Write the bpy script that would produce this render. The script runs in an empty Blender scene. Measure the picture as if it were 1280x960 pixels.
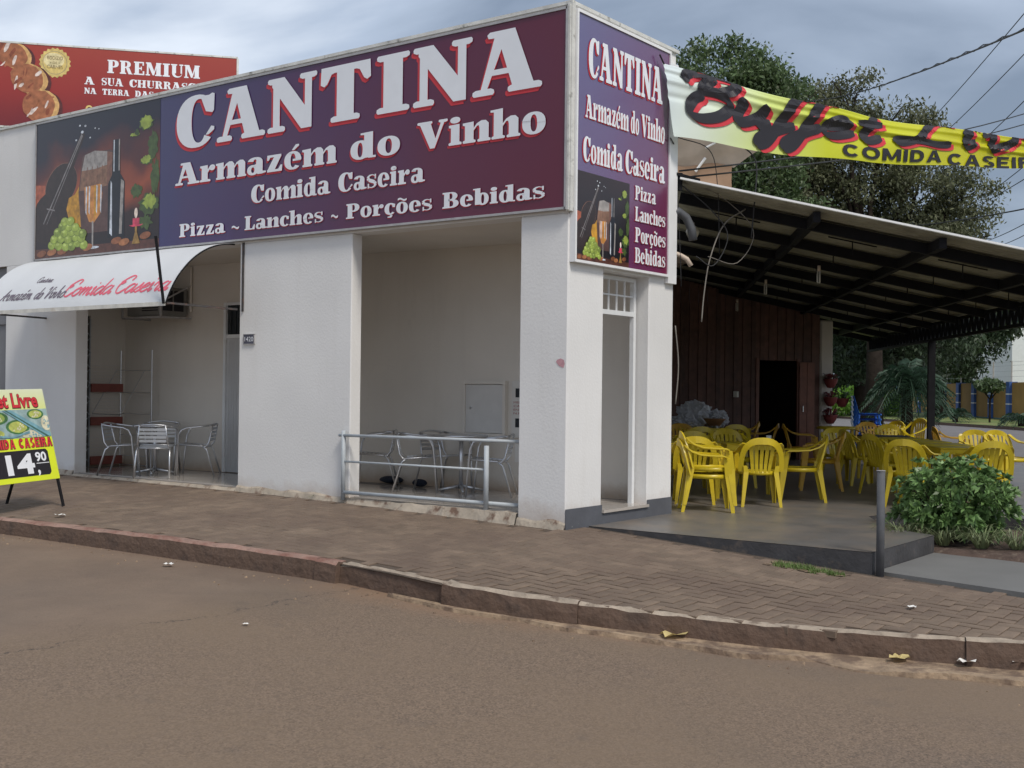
import bpy, math, random
import numpy as np
from mathutils import Vector, Matrix, noise as mnoise
random.seed(7); np.random.seed(7)
R = math.radians
S = bpy.context.scene
COL = S.collection

# ------------------------------------------------------------------ camera
CAM = Vector((-9.9067, -6.7452, 1.4))
YAW, PITCH, ROLL, FPX = R(36.888), R(.2473), R(.6759), 1492.7
cd = bpy.data.cameras.new('camera'); cam = bpy.data.objects.new('camera', cd); COL.objects.link(cam)
f = Vector((math.cos(YAW)*math.cos(PITCH), math.sin(YAW)*math.cos(PITCH), math.sin(PITCH)))
r = Vector((math.sin(YAW), -math.cos(YAW), 0)); u = r.cross(f)
c_, s_ = math.cos(ROLL), math.sin(ROLL)
r2 = c_*r + s_*u; u2 = -s_*r + c_*u
M = Matrix((r2, u2, -f)).transposed().to_4x4(); M.translation = CAM
cam.matrix_world = M
cd.sensor_width = 36; cd.lens = 36*FPX/1280; cd.clip_end = 3000; cd.clip_start = .05
S.camera = cam
S.render.resolution_x = 1024; S.render.resolution_y = 768

# ------------------------------------------------------------------ sky and sun
SUN_EL, SUN_AZ = R(52), R(-112)          # azimuth measured from +x
w = bpy.data.worlds.new("World"); S.world = w; w.use_nodes = True
nt = w.node_tree; nt.nodes.clear(); N = nt.nodes.new; L = nt.links.new
out = N('ShaderNodeOutputWorld'); bg = N('ShaderNodeBackground'); bg.inputs[1].default_value = .1
sky = N('ShaderNodeTexSky'); sky.sky_type = 'NISHITA'; sky.sun_disc = False
sky.sun_elevation = SUN_EL; sky.sun_rotation = math.pi/2 - SUN_AZ
sky.air_density = 1.2; sky.dust_density = 2.0
tc = N('ShaderNodeTexCoord'); mp = N('ShaderNodeMapping'); mp.inputs['Scale'].default_value = (1, 1, 2.6)
mp.inputs['Location'].default_value = (11.7, 3.9, -.4)
nz = N('ShaderNodeTexNoise'); nz.inputs['Scale'].default_value = 2.1; nz.inputs['Detail'].default_value = 7; nz.inputs['Roughness'].default_value = .47
nz.inputs['Distortion'].default_value = .35
cr = N('ShaderNodeValToRGB'); e = cr.color_ramp.elements
e[0].position = .36; e[0].color = (1.4, 1.75, 2.35, 1)
e[1].position = .68; e[1].color = (7.6, 7.9, 8.3, 1)
m1 = e.new(.5) if hasattr(e, 'new') else None
m1.color = (3.0, 3.5, 4.35, 1)
mx = N('ShaderNodeMixRGB'); mx.inputs[0].default_value = .88
L(tc.outputs['Generated'], mp.inputs[0]); L(mp.outputs[0], nz.inputs[0]); L(nz.outputs[0], cr.inputs[0])
L(sky.outputs[0], mx.inputs[1]); L(cr.outputs[0], mx.inputs[2]); L(mx.outputs[0], bg.inputs[0]); L(bg.outputs[0], out.inputs[0])
sd = bpy.data.lights.new('sun', 'SUN'); sd.energy = 1.5; sd.angle = R(14); sd.color = (1, .94, .85)
so = bpy.data.objects.new('sun', sd); COL.objects.link(so)
sdir = Vector((math.cos(SUN_AZ)*math.cos(SUN_EL), math.sin(SUN_AZ)*math.cos(SUN_EL), math.sin(SUN_EL)))
so.rotation_euler = sdir.to_track_quat('Z', 'Y').to_euler()
S.view_settings.view_transform = 'Standard'; S.view_settings.look = 'None'
S.view_settings.exposure = 0.72; S.view_settings.gamma = 1

# ------------------------------------------------------------------ materials
MATS = {}
def pm(name, col, rough=.7, var=.12, scale=6., bump=.0, bscale=None, metal=0, spec=.5, col2=None, thr=(.45, .65), s2=2., trans=0, island=0, coat=0, world=False):
    """principled material with noise variation, optional blotches of a second colour and fine relief"""
    if name in MATS: return MATS[name]
    m = bpy.data.materials.new(name); m.use_nodes = True; t = m.node_tree; n = t.nodes; l = t.links
    b = n['Principled BSDF']; b.inputs['Roughness'].default_value = rough; b.inputs['Metallic'].default_value = metal
    b.inputs['Specular IOR Level'].default_value = spec
    if coat: b.inputs['Coat Weight'].default_value = coat
    co = n.new('ShaderNodeTexCoord')
    tx = n.new('ShaderNodeTexNoise'); tx.inputs['Scale'].default_value = scale; tx.inputs['Detail'].default_value = 5
    l.new(co.outputs['Object'], tx.inputs[0])
    hv = n.new('ShaderNodeHueSaturation'); hv.inputs['Color'].default_value = (*col, 1)
    mr = n.new('ShaderNodeMapRange'); mr.inputs[1].default_value = .25; mr.inputs[2].default_value = .75
    mr.inputs[3].default_value = 1-var; mr.inputs[4].default_value = 1+var
    l.new(tx.outputs[0], mr.inputs[0])
    last = mr.outputs[0]
    if island:
        g = n.new('ShaderNodeNewGeometry'); oi = n.new('ShaderNodeObjectInfo')
        a = n.new('ShaderNodeMath'); a.operation = 'ADD'; l.new(g.outputs['Random Per Island'], a.inputs[0]); l.new(oi.outputs['Random'], a.inputs[1])
        fr = n.new('ShaderNodeMath'); fr.operation = 'FRACT'; l.new(a.outputs[0], fr.inputs[0])
        m3 = n.new('ShaderNodeMapRange'); m3.inputs[3].default_value = 1-island; m3.inputs[4].default_value = 1+island; l.new(fr.outputs[0], m3.inputs[0])
        mu = n.new('ShaderNodeMath'); mu.operation = 'MULTIPLY'; l.new(last, mu.inputs[0]); l.new(m3.outputs[0], mu.inputs[1]); last = mu.outputs[0]
    l.new(last, hv.inputs['Value'])
    outc = hv.outputs[0]
    if col2:
        t2 = n.new('ShaderNodeTexNoise'); t2.inputs['Scale'].default_value = s2; t2.inputs['Detail'].default_value = 6; t2.inputs['Roughness'].default_value = .62
        if world: gw = n.new('ShaderNodeNewGeometry'); l.new(gw.outputs['Position'], t2.inputs[0])
        else: l.new(co.outputs['Object'], t2.inputs[0])
        m2 = n.new('ShaderNodeMapRange'); m2.inputs[1].default_value = thr[0]; m2.inputs[2].default_value = thr[1]; l.new(t2.outputs[0], m2.inputs[0])
        mi = n.new('ShaderNodeMixRGB'); l.new(m2.outputs[0], mi.inputs[0]); l.new(outc, mi.inputs[1]); mi.inputs[2].default_value = (*col2, 1); outc = mi.outputs[0]
    l.new(outc, b.inputs['Base Color'])
    if bump:
        t3 = n.new('ShaderNodeTexNoise'); t3.inputs['Scale'].default_value = bscale or scale*4; t3.inputs['Detail'].default_value = 6
        l.new(co.outputs['Object'], t3.inputs[0])
        bp = n.new('ShaderNodeBump'); bp.inputs['Strength'].default_value = 1; bp.inputs['Distance'].default_value = bump
        l.new(t3.outputs[0], bp.inputs['Height']); l.new(bp.outputs[0], b.inputs['Normal'])
    if trans:
        tr = n.new('ShaderNodeBsdfTranslucent'); l.new(outc, tr.inputs[0])
        ms = n.new('ShaderNodeMixShader'); ms.inputs[0].default_value = trans
        l.new(b.outputs[0], ms.inputs[1]); l.new(tr.outputs[0], ms.inputs[2]); l.new(ms.outputs[0], n['Material Output'].inputs[0])
    MATS[name] = m; return m

def wall_mat(name, base, grime, zlo, zhi, amt=.8):
    """painted plaster: broad unevenness, roller relief, vertical run-down streaks and splashed soil near the ground"""
    m = bpy.data.materials.new(name); m.use_nodes = True; t = m.node_tree; n = t.nodes; l = t.links
    b = n['Principled BSDF']; b.inputs['Roughness'].default_value = .78
    ge = n.new('ShaderNodeNewGeometry'); sx = n.new('ShaderNodeSeparateXYZ'); l.new(ge.outputs['Position'], sx.inputs[0])
    mr = n.new('ShaderNodeMapRange'); mr.inputs[1].default_value = zhi; mr.inputs[2].default_value = zlo; l.new(sx.outputs[2], mr.inputs[0])
    nz = n.new('ShaderNodeTexNoise'); nz.inputs['Scale'].default_value = 3.2; nz.inputs['Detail'].default_value = 8; nz.inputs['Roughness'].default_value = .7; l.new(ge.outputs['Position'], nz.inputs[0])
    ad = n.new('ShaderNodeMath'); ad.operation = 'MULTIPLY_ADD'; l.new(mr.outputs[0], ad.inputs[0]); ad.inputs[1].default_value = 1.2; 
    sb = n.new('ShaderNodeMath'); sb.operation = 'SUBTRACT'; l.new(nz.outputs[0], sb.inputs[0]); sb.inputs[1].default_value = .62; l.new(sb.outputs[0], ad.inputs[2])
    m2 = n.new('ShaderNodeMapRange'); m2.inputs[1].default_value = .25; m2.inputs[2].default_value = .95; m2.inputs[4].default_value = amt; l.new(ad.outputs[0], m2.inputs[0])
    st = n.new('ShaderNodeTexNoise'); st.inputs['Scale'].default_value = 1.; st.inputs['Detail'].default_value = 6
    mp = n.new('ShaderNodeMapping'); mp.inputs['Scale'].default_value = (5, 5, .5); l.new(ge.outputs['Position'], mp.inputs[0]); l.new(mp.outputs[0], st.inputs[0])
    m3 = n.new('ShaderNodeMapRange'); m3.inputs[1].default_value = .55; m3.inputs[2].default_value = .8; m3.inputs[4].default_value = .16; l.new(st.outputs[0], m3.inputs[0])
    br = n.new('ShaderNodeTexNoise'); br.inputs['Scale'].default_value = .8; br.inputs['Detail'].default_value = 5; l.new(ge.outputs['Position'], br.inputs[0])
    m4 = n.new('ShaderNodeMapRange'); m4.inputs[1].default_value = .3; m4.inputs[2].default_value = .7; m4.inputs[3].default_value = .93; m4.inputs[4].default_value = 1.05; l.new(br.outputs[0], m4.inputs[0])
    hv = n.new('ShaderNodeHueSaturation'); hv.inputs['Color'].default_value = (*base, 1); l.new(m4.outputs[0], hv.inputs['Value'])
    mi = n.new('ShaderNodeMixRGB'); l.new(m3.outputs[0], mi.inputs[0]); l.new(hv.outputs[0], mi.inputs[1]); mi.inputs[2].default_value = (base[0]*.72, base[1]*.7, base[2]*.66, 1)
    mj = n.new('ShaderNodeMixRGB'); l.new(m2.outputs[0], mj.inputs[0]); l.new(mi.outputs[0], mj.inputs[1]); mj.inputs[2].default_value = (*grime, 1)
    wv = n.new('ShaderNodeTexNoise'); wv.inputs['Scale'].default_value = 2.5; wv.inputs['Detail'].default_value = 6; l.new(ge.outputs['Position'], wv.inputs[0])
    wa = n.new('ShaderNodeVectorMath'); wa.operation = 'MULTIPLY_ADD'; l.new(wv.outputs['Color'], wa.inputs[0]); wa.inputs[1].default_value = (.7, .7, .7); l.new(ge.outputs['Position'], wa.inputs[2])
    vc = n.new('ShaderNodeTexVoronoi'); vc.feature = 'DISTANCE_TO_EDGE'; vc.inputs['Scale'].default_value = .55; l.new(wa.outputs[0], vc.inputs[0])
    c1 = n.new('ShaderNodeMapRange'); c1.inputs[1].default_value = .006; c1.inputs[2].default_value = .001; l.new(vc.outputs['Distance'], c1.inputs[0])
    c2 = n.new('ShaderNodeMapRange'); c2.inputs[1].default_value = .5; c2.inputs[2].default_value = .6; c2.inputs[4].default_value = .06; l.new(br.outputs[0], c2.inputs[0])
    c3 = n.new('ShaderNodeMath'); c3.operation = 'MULTIPLY'; l.new(c1.outputs[0], c3.inputs[0]); l.new(c2.outputs[0], c3.inputs[1])
    mk = n.new('ShaderNodeMixRGB'); l.new(c3.outputs[0], mk.inputs[0]); l.new(mj.outputs[0], mk.inputs[1]); mk.inputs[2].default_value = (.25, .22, .19, 1)
    l.new(mk.outputs[0], b.inputs['Base Color'])
    bn = n.new('ShaderNodeTexNoise'); bn.inputs['Scale'].default_value = 34; bn.inputs['Detail'].default_value = 7; l.new(ge.outputs['Position'], bn.inputs[0])
    bp = n.new('ShaderNodeBump'); bp.inputs['Distance'].default_value = .0022; l.new(bn.outputs[0], bp.inputs['Height']); l.new(bp.outputs[0], b.inputs['Normal'])
    MATS[name] = m; return m

def grad_mat(name, stops, axis, lo, hi, rough=.3, swirl=0, coat=0):
    """flat print whose ink runs from one colour to another along an axis"""
    m = bpy.data.materials.new(name); m.use_nodes = True; t = m.node_tree; n = t.nodes; l = t.links
    b = n['Principled BSDF']; b.inputs['Roughness'].default_value = rough
    if coat: b.inputs['Coat Weight'].default_value = coat; b.inputs['Coat Roughness'].default_value = .12
    ge = n.new('ShaderNodeNewGeometry'); v = n.new('ShaderNodeVectorMath'); v.operation = 'DOT_PRODUCT'; v.inputs[1].default_value = axis; l.new(ge.outputs['Position'], v.inputs[0])
    mr = n.new('ShaderNodeMapRange'); mr.inputs[1].default_value = lo; mr.inputs[2].default_value = hi; l.new(v.outputs['Value'], mr.inputs[0])
    fac = mr.outputs[0]
    if swirl:
        nz = n.new('ShaderNodeTexNoise'); nz.inputs['Scale'].default_value = 1.1; nz.inputs['Detail'].default_value = 3; l.new(ge.outputs['Position'], nz.inputs[0])
        a = n.new('ShaderNodeMath'); a.operation = 'MULTIPLY_ADD'; l.new(nz.outputs[0], a.inputs[0]); a.inputs[1].default_value = swirl; l.new(fac, a.inputs[2])
        a2 = n.new('ShaderNodeMath'); a2.operation = 'SUBTRACT'; l.new(a.outputs[0], a2.inputs[0]); a2.inputs[1].default_value = swirl/2; fac = a2.outputs[0]
    cr = n.new('ShaderNodeValToRGB'); els = cr.color_ramp.elements
    els[0].position = stops[0][0]; els[0].color = (*stops[0][1], 1); els[1].position = stops[-1][0]; els[1].color = (*stops[-1][1], 1)
    for p, c in stops[1:-1]:
        k = els.new(p); k.color = (*c, 1)
    l.new(fac, cr.inputs[0]); l.new(cr.outputs[0], b.inputs['Base Color'])
    MATS[name] = m; return m

# ------------------------------------------------------------------ mesh builder
class MB:
    def __init__(s): s.v = []; s.f = []; s.m = []; s.mats = []
    def mi(s, m):
        if isinstance(m, str): m = MATS[m]
        if m not in s.mats: s.mats.append(m)
        return s.mats.index(m)
    def poly(s, pts, mat=0, split=None):
        i = len(s.v); s.v += [tuple(p) for p in pts]; s.f.append(tuple(range(i, i+len(pts)))); s.m.append(mat)
    def faces(s, pts, fs, mat=0):
        i = len(s.v); s.v += [tuple(p) for p in pts]; s.f += [tuple(a+i for a in q) for q in fs]; s.m += [mat]*len(fs)
    def hexa(s, p, mat=0):   # p: 4 bottom ccw, 4 top ccw
        s.faces(p, [(3, 2, 1, 0), (4, 5, 6, 7), (0, 1, 5, 4), (1, 2, 6, 5), (2, 3, 7, 6), (3, 0, 4, 7)], mat)
    def box(s, x0, y0, z0, x1, y1, z1, mat=0):
        s.hexa([(x0, y0, z0), (x1, y0, z0), (x1, y1, z0), (x0, y1, z0), (x0, y0, z1), (x1, y0, z1), (x1, y1, z1), (x0, y1, z1)], mat)
    def beam(s, a, b, w, h, mat=0, up=(0, 0, 1)):
        a = Vector(a); b = Vector(b); d = (b-a).normalized(); up = Vector(up)
        sd = d.cross(up); 
        if sd.length < 1e-4: sd = d.cross(Vector((1, 0, 0)))
        sd.normalize(); up = sd.cross(d)
        q = []
        for p in (a, b): q.append([p-sd*w/2-up*h/2, p+sd*w/2-up*h/2, p+sd*w/2+up*h/2, p-sd*w/2+up*h/2])
        s.hexa([q[0][0], q[0][1], q[0][2], q[0][3], q[1][0], q[1][1], q[1][2], q[1][3]], mat)
    def prism(s, poly, z0, z1, mat=0):
        n = len(poly); pts = [(x, y, z0) for x, y in poly]+[(x, y, z1) for x, y in poly]
        fs = [tuple(range(n))[::-1], tuple(range(n, 2*n))]+[(i, (i+1) % n, (i+1) % n+n, i+n) for i in range(n)]
        s.faces(pts, fs, mat)
    def tube(s, path, rad, n=8, mat=0, caps=True):
        path = [Vector(p) for p in path]; rad = rad if isinstance(rad, (list, tuple)) else [rad]*len(path)
        i0 = len(s.v); up = None
        for k, p in enumerate(path):
            d = (path[min(k+1, len(path)-1)]-path[max(k-1, 0)]).normalized()
            if up is None: up = d.cross(Vector((0, 0, 1))) if abs(d.z) < .9 else d.cross(Vector((1, 0, 0)))
            up = (up-d*up.dot(d)).normalized(); q = d.cross(up)
            for j in range(n):
                a = 2*math.pi*j/n; s.v.append(tuple(p+rad[k]*(math.cos(a)*up+math.sin(a)*q)))
        for k in range(len(path)-1):
            for j in range(n):
                a = i0+k*n+j; b = i0+k*n+(j+1) % n; s.f.append((a, b, b+n, a+n)); s.m.append(mat)
        if caps:
            s.f.append(tuple(range(i0, i0+n))[::-1]); s.m.append(mat); e = i0+(len(path)-1)*n; s.f.append(tuple(range(e, e+n))); s.m.append(mat)
    def sweep(s, path, side, w, t, mat=0):
        """flat band: path, side vectors (one or per point), widths, thickness"""
        path = [Vector(p) for p in path]; n = len(path)
        side = [Vector(side)]*n if not isinstance(side[0], (list, tuple, Vector)) else [Vector(q) for q in side]
        w = w if isinstance(w, (list, tuple)) else [w]*n
        i0 = len(s.v)
        for k, p in enumerate(path):
            d = (path[min(k+1, n-1)]-path[max(k-1, 0)]).normalized(); sd = side[k].normalized(); nn = d.cross(sd).normalized()
            c = t*.35
            for a, b in ((-.5, -.5), (.5, -.5), (.5, .5), (-.5, .5)): s.v.append(tuple(p+sd*w[k]*a+nn*t*b))
        for k in range(n-1):
            for j in range(4):
                a = i0+k*4+j; b = i0+k*4+(j+1) % 4; s.f.append((a, b, b+4, a+4)); s.m.append(mat)
        s.f.append((i0+3, i0+2, i0+1, i0)); s.m.append(mat); e = i0+(n-1)*4; s.f.append((e, e+1, e+2, e+3)); s.m.append(mat)
    def lathe(s, prof, c=(0, 0, 0), n=16, mat=0):
        i0 = len(s.v)
        for r_, z in prof:
            for j in range(n):
                a = 2*math.pi*j/n; s.v.append((c[0]+r_*math.cos(a), c[1]+r_*math.sin(a), c[2]+z))
        for k in range(len(prof)-1):
            for j in range(n):
                a = i0+k*n+j; b = i0+k*n+(j+1) % n; s.f.append((a, b, b+n, a+n)); s.m.append(mat)
    def grid(s, fn, nu, nv, mat=0):
        i0 = len(s.v)
        for i in range(nu+1):
            for j in range(nv+1): s.v.append(tuple(fn(i/nu, j/nv)))
        for i in range(nu):
            for j in range(nv):
                a = i0+i*(nv+1)+j; s.f.append((a, a+nv+1, a+nv+2, a+1)); s.m.append(mat)
    def build(s, name, mats, parent=None, smooth=False, world=True, bevel=0):
        me = bpy.data.meshes.new(name)
        off = Vector((0, 0, 0))
        if parent is not None and world:
            q = parent
            while q is not None: off += q.location; q = q.parent
        me.from_pydata([(a[0]-off.x, a[1]-off.y, a[2]-off.z) for a in s.v], [], s.f)
        if not isinstance(mats, (list, tuple)): mats = [mats]
        for m in mats: me.materials.append(MATS[m] if isinstance(m, str) else m)
        me.polygons.foreach_set('material_index', s.m)
        if smooth: me.polygons.foreach_set('use_smooth', [True]*len(me.polygons))
        me.update()
        o = bpy.data.objects.new(name, me); COL.objects.link(o)
        if parent is not None: o.parent = parent
        if bevel:
            b = o.modifiers.new('bevel', 'BEVEL'); b.width = bevel; b.segments = 1; b.limit_method = 'ANGLE'
        return o

def thing(name, label, cat, loc=(0, 0, 0), rz=0, group=None):
    o = bpy.data.objects.new(name, None); COL.objects.link(o); o.empty_display_size = .1
    o.location = loc; o.rotation_euler = (0, 0, rz); o['label'] = label; o['category'] = cat
    if group: o['group'] = group
    return o
def tag(o, label, cat, group=None, kind=None):
    o['label'] = label; o['category'] = cat
    if group: o['group'] = group
    if kind: o['kind'] = kind
    return o
def struct(o): o['kind'] = 'structure'; return o
def copy_tree(o, parent=None):
    c = o.copy(); COL.objects.link(c)
    if parent is not None: c.parent = parent
    for ch in list(o.children): copy_tree(ch, c)
    return c
def lerp(a, b, t): return a+(b-a)*t
def npi(x, xs, ys): return float(np.interp(x, xs, ys))

# ------------------------------------------------------------------ material library
white = wall_mat('white_plaster', (.76, .75, .735), (.42, .32, .24), -.1, .45)
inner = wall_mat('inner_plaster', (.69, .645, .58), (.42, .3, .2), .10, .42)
pm('white_paint', (.72, .73, .73), .45, .06, 3, col2=(.5, .47, .42), thr=(.6, .8), s2=5)
pm('weathered_cap', (.62, .62, .59), .8, .18, 5, bump=.004, bscale=30, col2=(.2, .2, .18), thr=(.56, .7), s2=7)
pm('dark_base_paint', (.095, .1, .115), .62, .15, 4, bump=.002, col2=(.3, .3, .29), thr=(.68, .74), s2=14)
pm('lintel_concrete', (.40, .34, .27), .85, .2, 6, bump=.01, bscale=18, col2=(.16, .1, .07), thr=(.52, .66), s2=7)
pm('porch_tile', (.42, .38, .34), .12, .08, 3, island=.05)
pm('grout', (.22, .2, .18), .9, .1)
pm('aluminium', (.62, .63, .65), .32, .08, 8, metal=.9)
pm('galvanised', (.42, .455, .48), .55, .1, 9, metal=.0, bump=.0008, bscale=60)
pm('sign_frame', (.42, .41, .41), .5, .15, 12, metal=.3)
pm('rusty_steel', (.06, .055, .055), .7, .3, 14, col2=(.16, .085, .06), thr=(.55, .7), s2=9)
pm('black_steel', (.012, .012, .014), .85, .25, 9, spec=.2)
pm('door_paint', (.5, .5, .5), .4, .06, 3)
pm('dark_void', (.012, .012, .016), .8, .1)
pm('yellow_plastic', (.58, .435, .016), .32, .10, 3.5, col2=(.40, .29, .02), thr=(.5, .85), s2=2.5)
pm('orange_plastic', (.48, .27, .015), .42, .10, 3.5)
pm('blue_plastic', (.03, .16, .62), .36, .08, 4)
pm('awning_fabric', (.8, .82, .84), .55, .03, 2, bump=.004, bscale=5, trans=.25)
pm('awning_hem', (.68, .66, .6), .8, .15, 9, col2=(.45, .27, .13), thr=(.58, .72), s2=1.6)
pm('ink_red', (.62, .035, .05), .5, .04)
pm('ink_pink', (.72, .12, .17), .5, .04)
pm('ink_black', (.016, .014, .02), .5, .04)
pm('ink_white', (.80, .82, .86), .35, .03)
pm('ink_grey', (.16, .13, .16), .5, .05)
pm('roof_sheet', (.29, .28, .22), .6, .2, 4, metal=.0, spec=.2, col2=(.19, .18, .14), thr=(.5, .75), s2=3)
pm('flashing', (.8, .8, .8), .4, .06, 4)
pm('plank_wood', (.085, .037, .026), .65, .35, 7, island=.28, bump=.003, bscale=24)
pm('door_wood', (.14, .05, .03), .55, .25, 7, island=.15)
pm('pillar_cream', (.5, .46, .42), .85, .08, 3)
pm('terracotta', (.17, .03, .03), .75, .15, 9)
pm('green_leaf', (.06, .13, .035), .5, .2, 4, island=.35, trans=.25)
pm('red_leaf', (.17, .04, .045), .5, .2, 4, island=.3, trans=.2)
pm('canopy_leaf_green', (.09, .135, .055), .5, .25, .6, island=.42, trans=.3)
pm('canopy_leaf_olive', (.125, .135, .07), .55, .25, .6, island=.42, trans=.3)
pm('canopy_leaf_dark', (.04, .065, .03), .55, .25, .6, island=.4, trans=.25)
pm('palm_leaf', (.04, .08, .048), .6, .25, 2, island=.35, trans=.25)
pm('lime_sunlit_leaf', (.17, .33, .04), .55, .25, 2, island=.3, trans=.3)  # brighter green: sunlight on the far shrubs is put into the leaf colour
pm('bush_leaf', (.15, .25, .085), .42, .22, 5, island=.6, trans=.22)
pm('strap_leaf', (.2, .24, .12), .45, .2, 6, island=.4, trans=.2)
pm('bark', (.028, .022, .018), .95, .3, 5, spec=.08, bump=.02, bscale=12)
pm('soil', (.085, .055, .042), .95, .3, 9, bump=.02, bscale=30, col2=(.16, .12, .09), thr=(.55, .7), s2=12)
pm('grass_ground', (.13, .17, .045), .9, .3, 1.3, bump=.03, bscale=14, col2=(.24, .2, .08), thr=(.5, .66), s2=.6)
pm('grass_blade', (.13, .2, .05), .6, .25, 4, island=.4, trans=.25)
pm('smooth_cement', (.13, .122, .115), .40, .18, 2.2, bump=.001, bscale=30, col2=(.20, .165, .135), thr=(.45, .72), s2=1.5)
pm('cement_side', (.05, .048, .05), .75, .3, 4, bump=.006, bscale=20, col2=(.13, .10, .08), thr=(.56, .74), s2=5)
pm('ramp_cement', (.15, .147, .14), .7, .1, 2.5, bump=.002, bscale=40)
pm('kerb_concrete', (.135, .085, .06), .9, .4, 5, bump=.014, bscale=22, col2=(.085, .056, .042), thr=(.42, .64), s2=5)
pm('kerb_top', (.33, .27, .21), .9, .3, 8, bump=.012, bscale=28, col2=(.16, .12, .09), thr=(.56, .66), s2=7)
pm('kerb_top_red', (.30, .19, .15), .9, .3, 8, bump=.012, bscale=28, col2=(.2, .1, .075), thr=(.46, .6), s2=4)
pm('paver', (.168, .122, .087), .85, .2, 5, island=.15, bump=.003, bscale=40, col2=(.12, .082, .06), thr=(.40, .72), s2=1.1, world=True)
pm('paver_bed', (.085, .062, .045), .95, .3, 12, bump=.01, bscale=40)
pm('gutter_cement', (.30, .215, .14), .9, .35, 7, bump=.02, bscale=22, col2=(.15, .10, .068), thr=(.45, .6), s2=5)
pm('ochre_panel', (.33, .19, .05), .8, .15, 1.5)
pm('blue_pillar', (.045, .11, .33), .7, .12, 2)
pm('teal_base', (.05, .16, .19), .7, .15, 2)
pm('beige_sheet', (.5, .4, .32), .7, .2, 2.5, bump=.03, bscale=3, trans=.2)
pm('orange_sheet', (.40, .25, .16), .7, .2, 2.5, bump=.03, bscale=3, trans=.2)
pm('pvc_grey', (.09, .095, .105), .5, .1)
pm('pvc_beige', (.55, .45, .36), .6, .1)
pm('cable', (.02, .02, .022), .6, .1)
pm('cable_pale', (.2, .18, .155), .6, .1)
pm('glass_dark', (.03, .035, .04), .08, .1)
pm('plastic_bag', (.55, .56, .6), .35, .15, 6, trans=.2)
pm('cloth_navy', (.012, .018, .035), .8, .2)
pm('paper', (.72, .7, .66), .8, .05)
pm('dry_leaf', (.62, .5, .22), .7, .2, 20, trans=.2)
pm('galvanised_post', (.08, .083, .09), .75, .2, 9, col2=(.1, .1, .1), thr=(.55, .7), s2=14)
pm('red_board', (.23, .065, .05), .5, .15, 8)
pm('wood_pole', (.2, .17, .14), .9, .2, 6)
pm('grey_gate', (.2, .2, .21), .6, .08, 2)
pm('house_white', (.7, .72, .72), .8, .05)
pm('lamp_white', (.6, .58, .52), .3, .05)
pm('table_clear', (.5, .52, .5), .15, .1)
pm('price_yellow', (.72, .82, .03), .45, .04)
pm('ac_body', (.19, .185, .17), .6, .15, 6)
# print inks of the still life
for k, c in dict(i_black=(.012, .011, .014), i_violin=(.028, .014, .012), i_edge=(.2, .09, .06), i_glow=(.19, .035, .025), i_orange=(.42, .10, .045), i_amber=(.55, .27, .02), i_barrel=(.24, .125, .075),
                i_barrel2=(.33, .3, .28), i_wine=(.6, .25, .06), i_shine=(.62, .66, .72), i_bottle=(.008, .01, .018), i_grape=(.34, .44, .07), i_grape2=(.22, .30, .05), i_grape3=(.5, .6, .16), i_leaf=(.30, .38, .06), i_leaf2=(.06, .10, .025),
                i_nut=(.38, .15, .06), i_nut2=(.25, .09, .04), i_candle=(.65, .06, .12), i_flame=(.85, .7, .6), i_brass=(.35, .2, .05), i_vine=(.05, .05, .035), i_wood=(.1, .035, .025), i_string=(.22, .2, .2)).items(): pm(k, c, .3, .42, 13)
for k, c in dict(p_meat=(.33, .12, .055), p_meat2=(.22, .06, .03), p_fat=(.6, .36, .14), p_shine=(.66, .55, .5), p_shadow=(.09, .02, .02), p_gold=(.62, .47, .16), p_gold2=(.7, .6, .33), p_redtex=(.42, .03, .03), i_food=(.45, .5, .12), i_food2=(.3, .42, .1), i_rice=(.65, .62, .45), i_tray=(.3, .42, .42), i_trayd=(.05, .13, .11), i_foodg=(.06, .17, .06), i_rail=(.18, .36, .42)).items(): pm(k, c, .35, .35, 12)
board_l = grad_mat('print_navy_to_maroon', [(0, (.024, .026, .11)), (.33, (.03, .023, .115)), (.55, (.068, .018, .085)), (.8, (.105, .013, .045)), (1, (.12, .012, .033))], (0, -.97, -.25), -10.2, -1.0, .3, .2, .25)
board_r = grad_mat('print_violet_sky_sheen', [(0, (.11, .10, .24)), (.45, (.13, .06, .17)), (1, (.17, .02, .06))], (.8, 0, -.35), -1.8, .55, .24, .3, .6)  # violet print; its upper part is paled in the colour as sky reflection
red_bill = grad_mat('print_red_billboard', [(0, (.13, .012, .02)), (.5, (.28, .025, .022)), (1, (.33, .045, .03))], (0, 0, 1), 6.5, 8.3, .45, .2)
banner_m = grad_mat('print_white_to_yellow', [(0, (.66, .74, .76)), (.12, (.70, .77, .66)), (.3, (.60, .70, .22)), (.5, (.56, .60, .02)), (1, (.52, .50, .01))], (.9, -.43, -.35), -.1, 4.9, .33, .08)
poster_top = grad_mat('print_pale_yellow', [(0, (.7, .78, .05)), (.3, (.72, .78, .1)), (1, (.74, .78, .62))], (0, 0, 1), .75, 1.4, .45)

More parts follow.
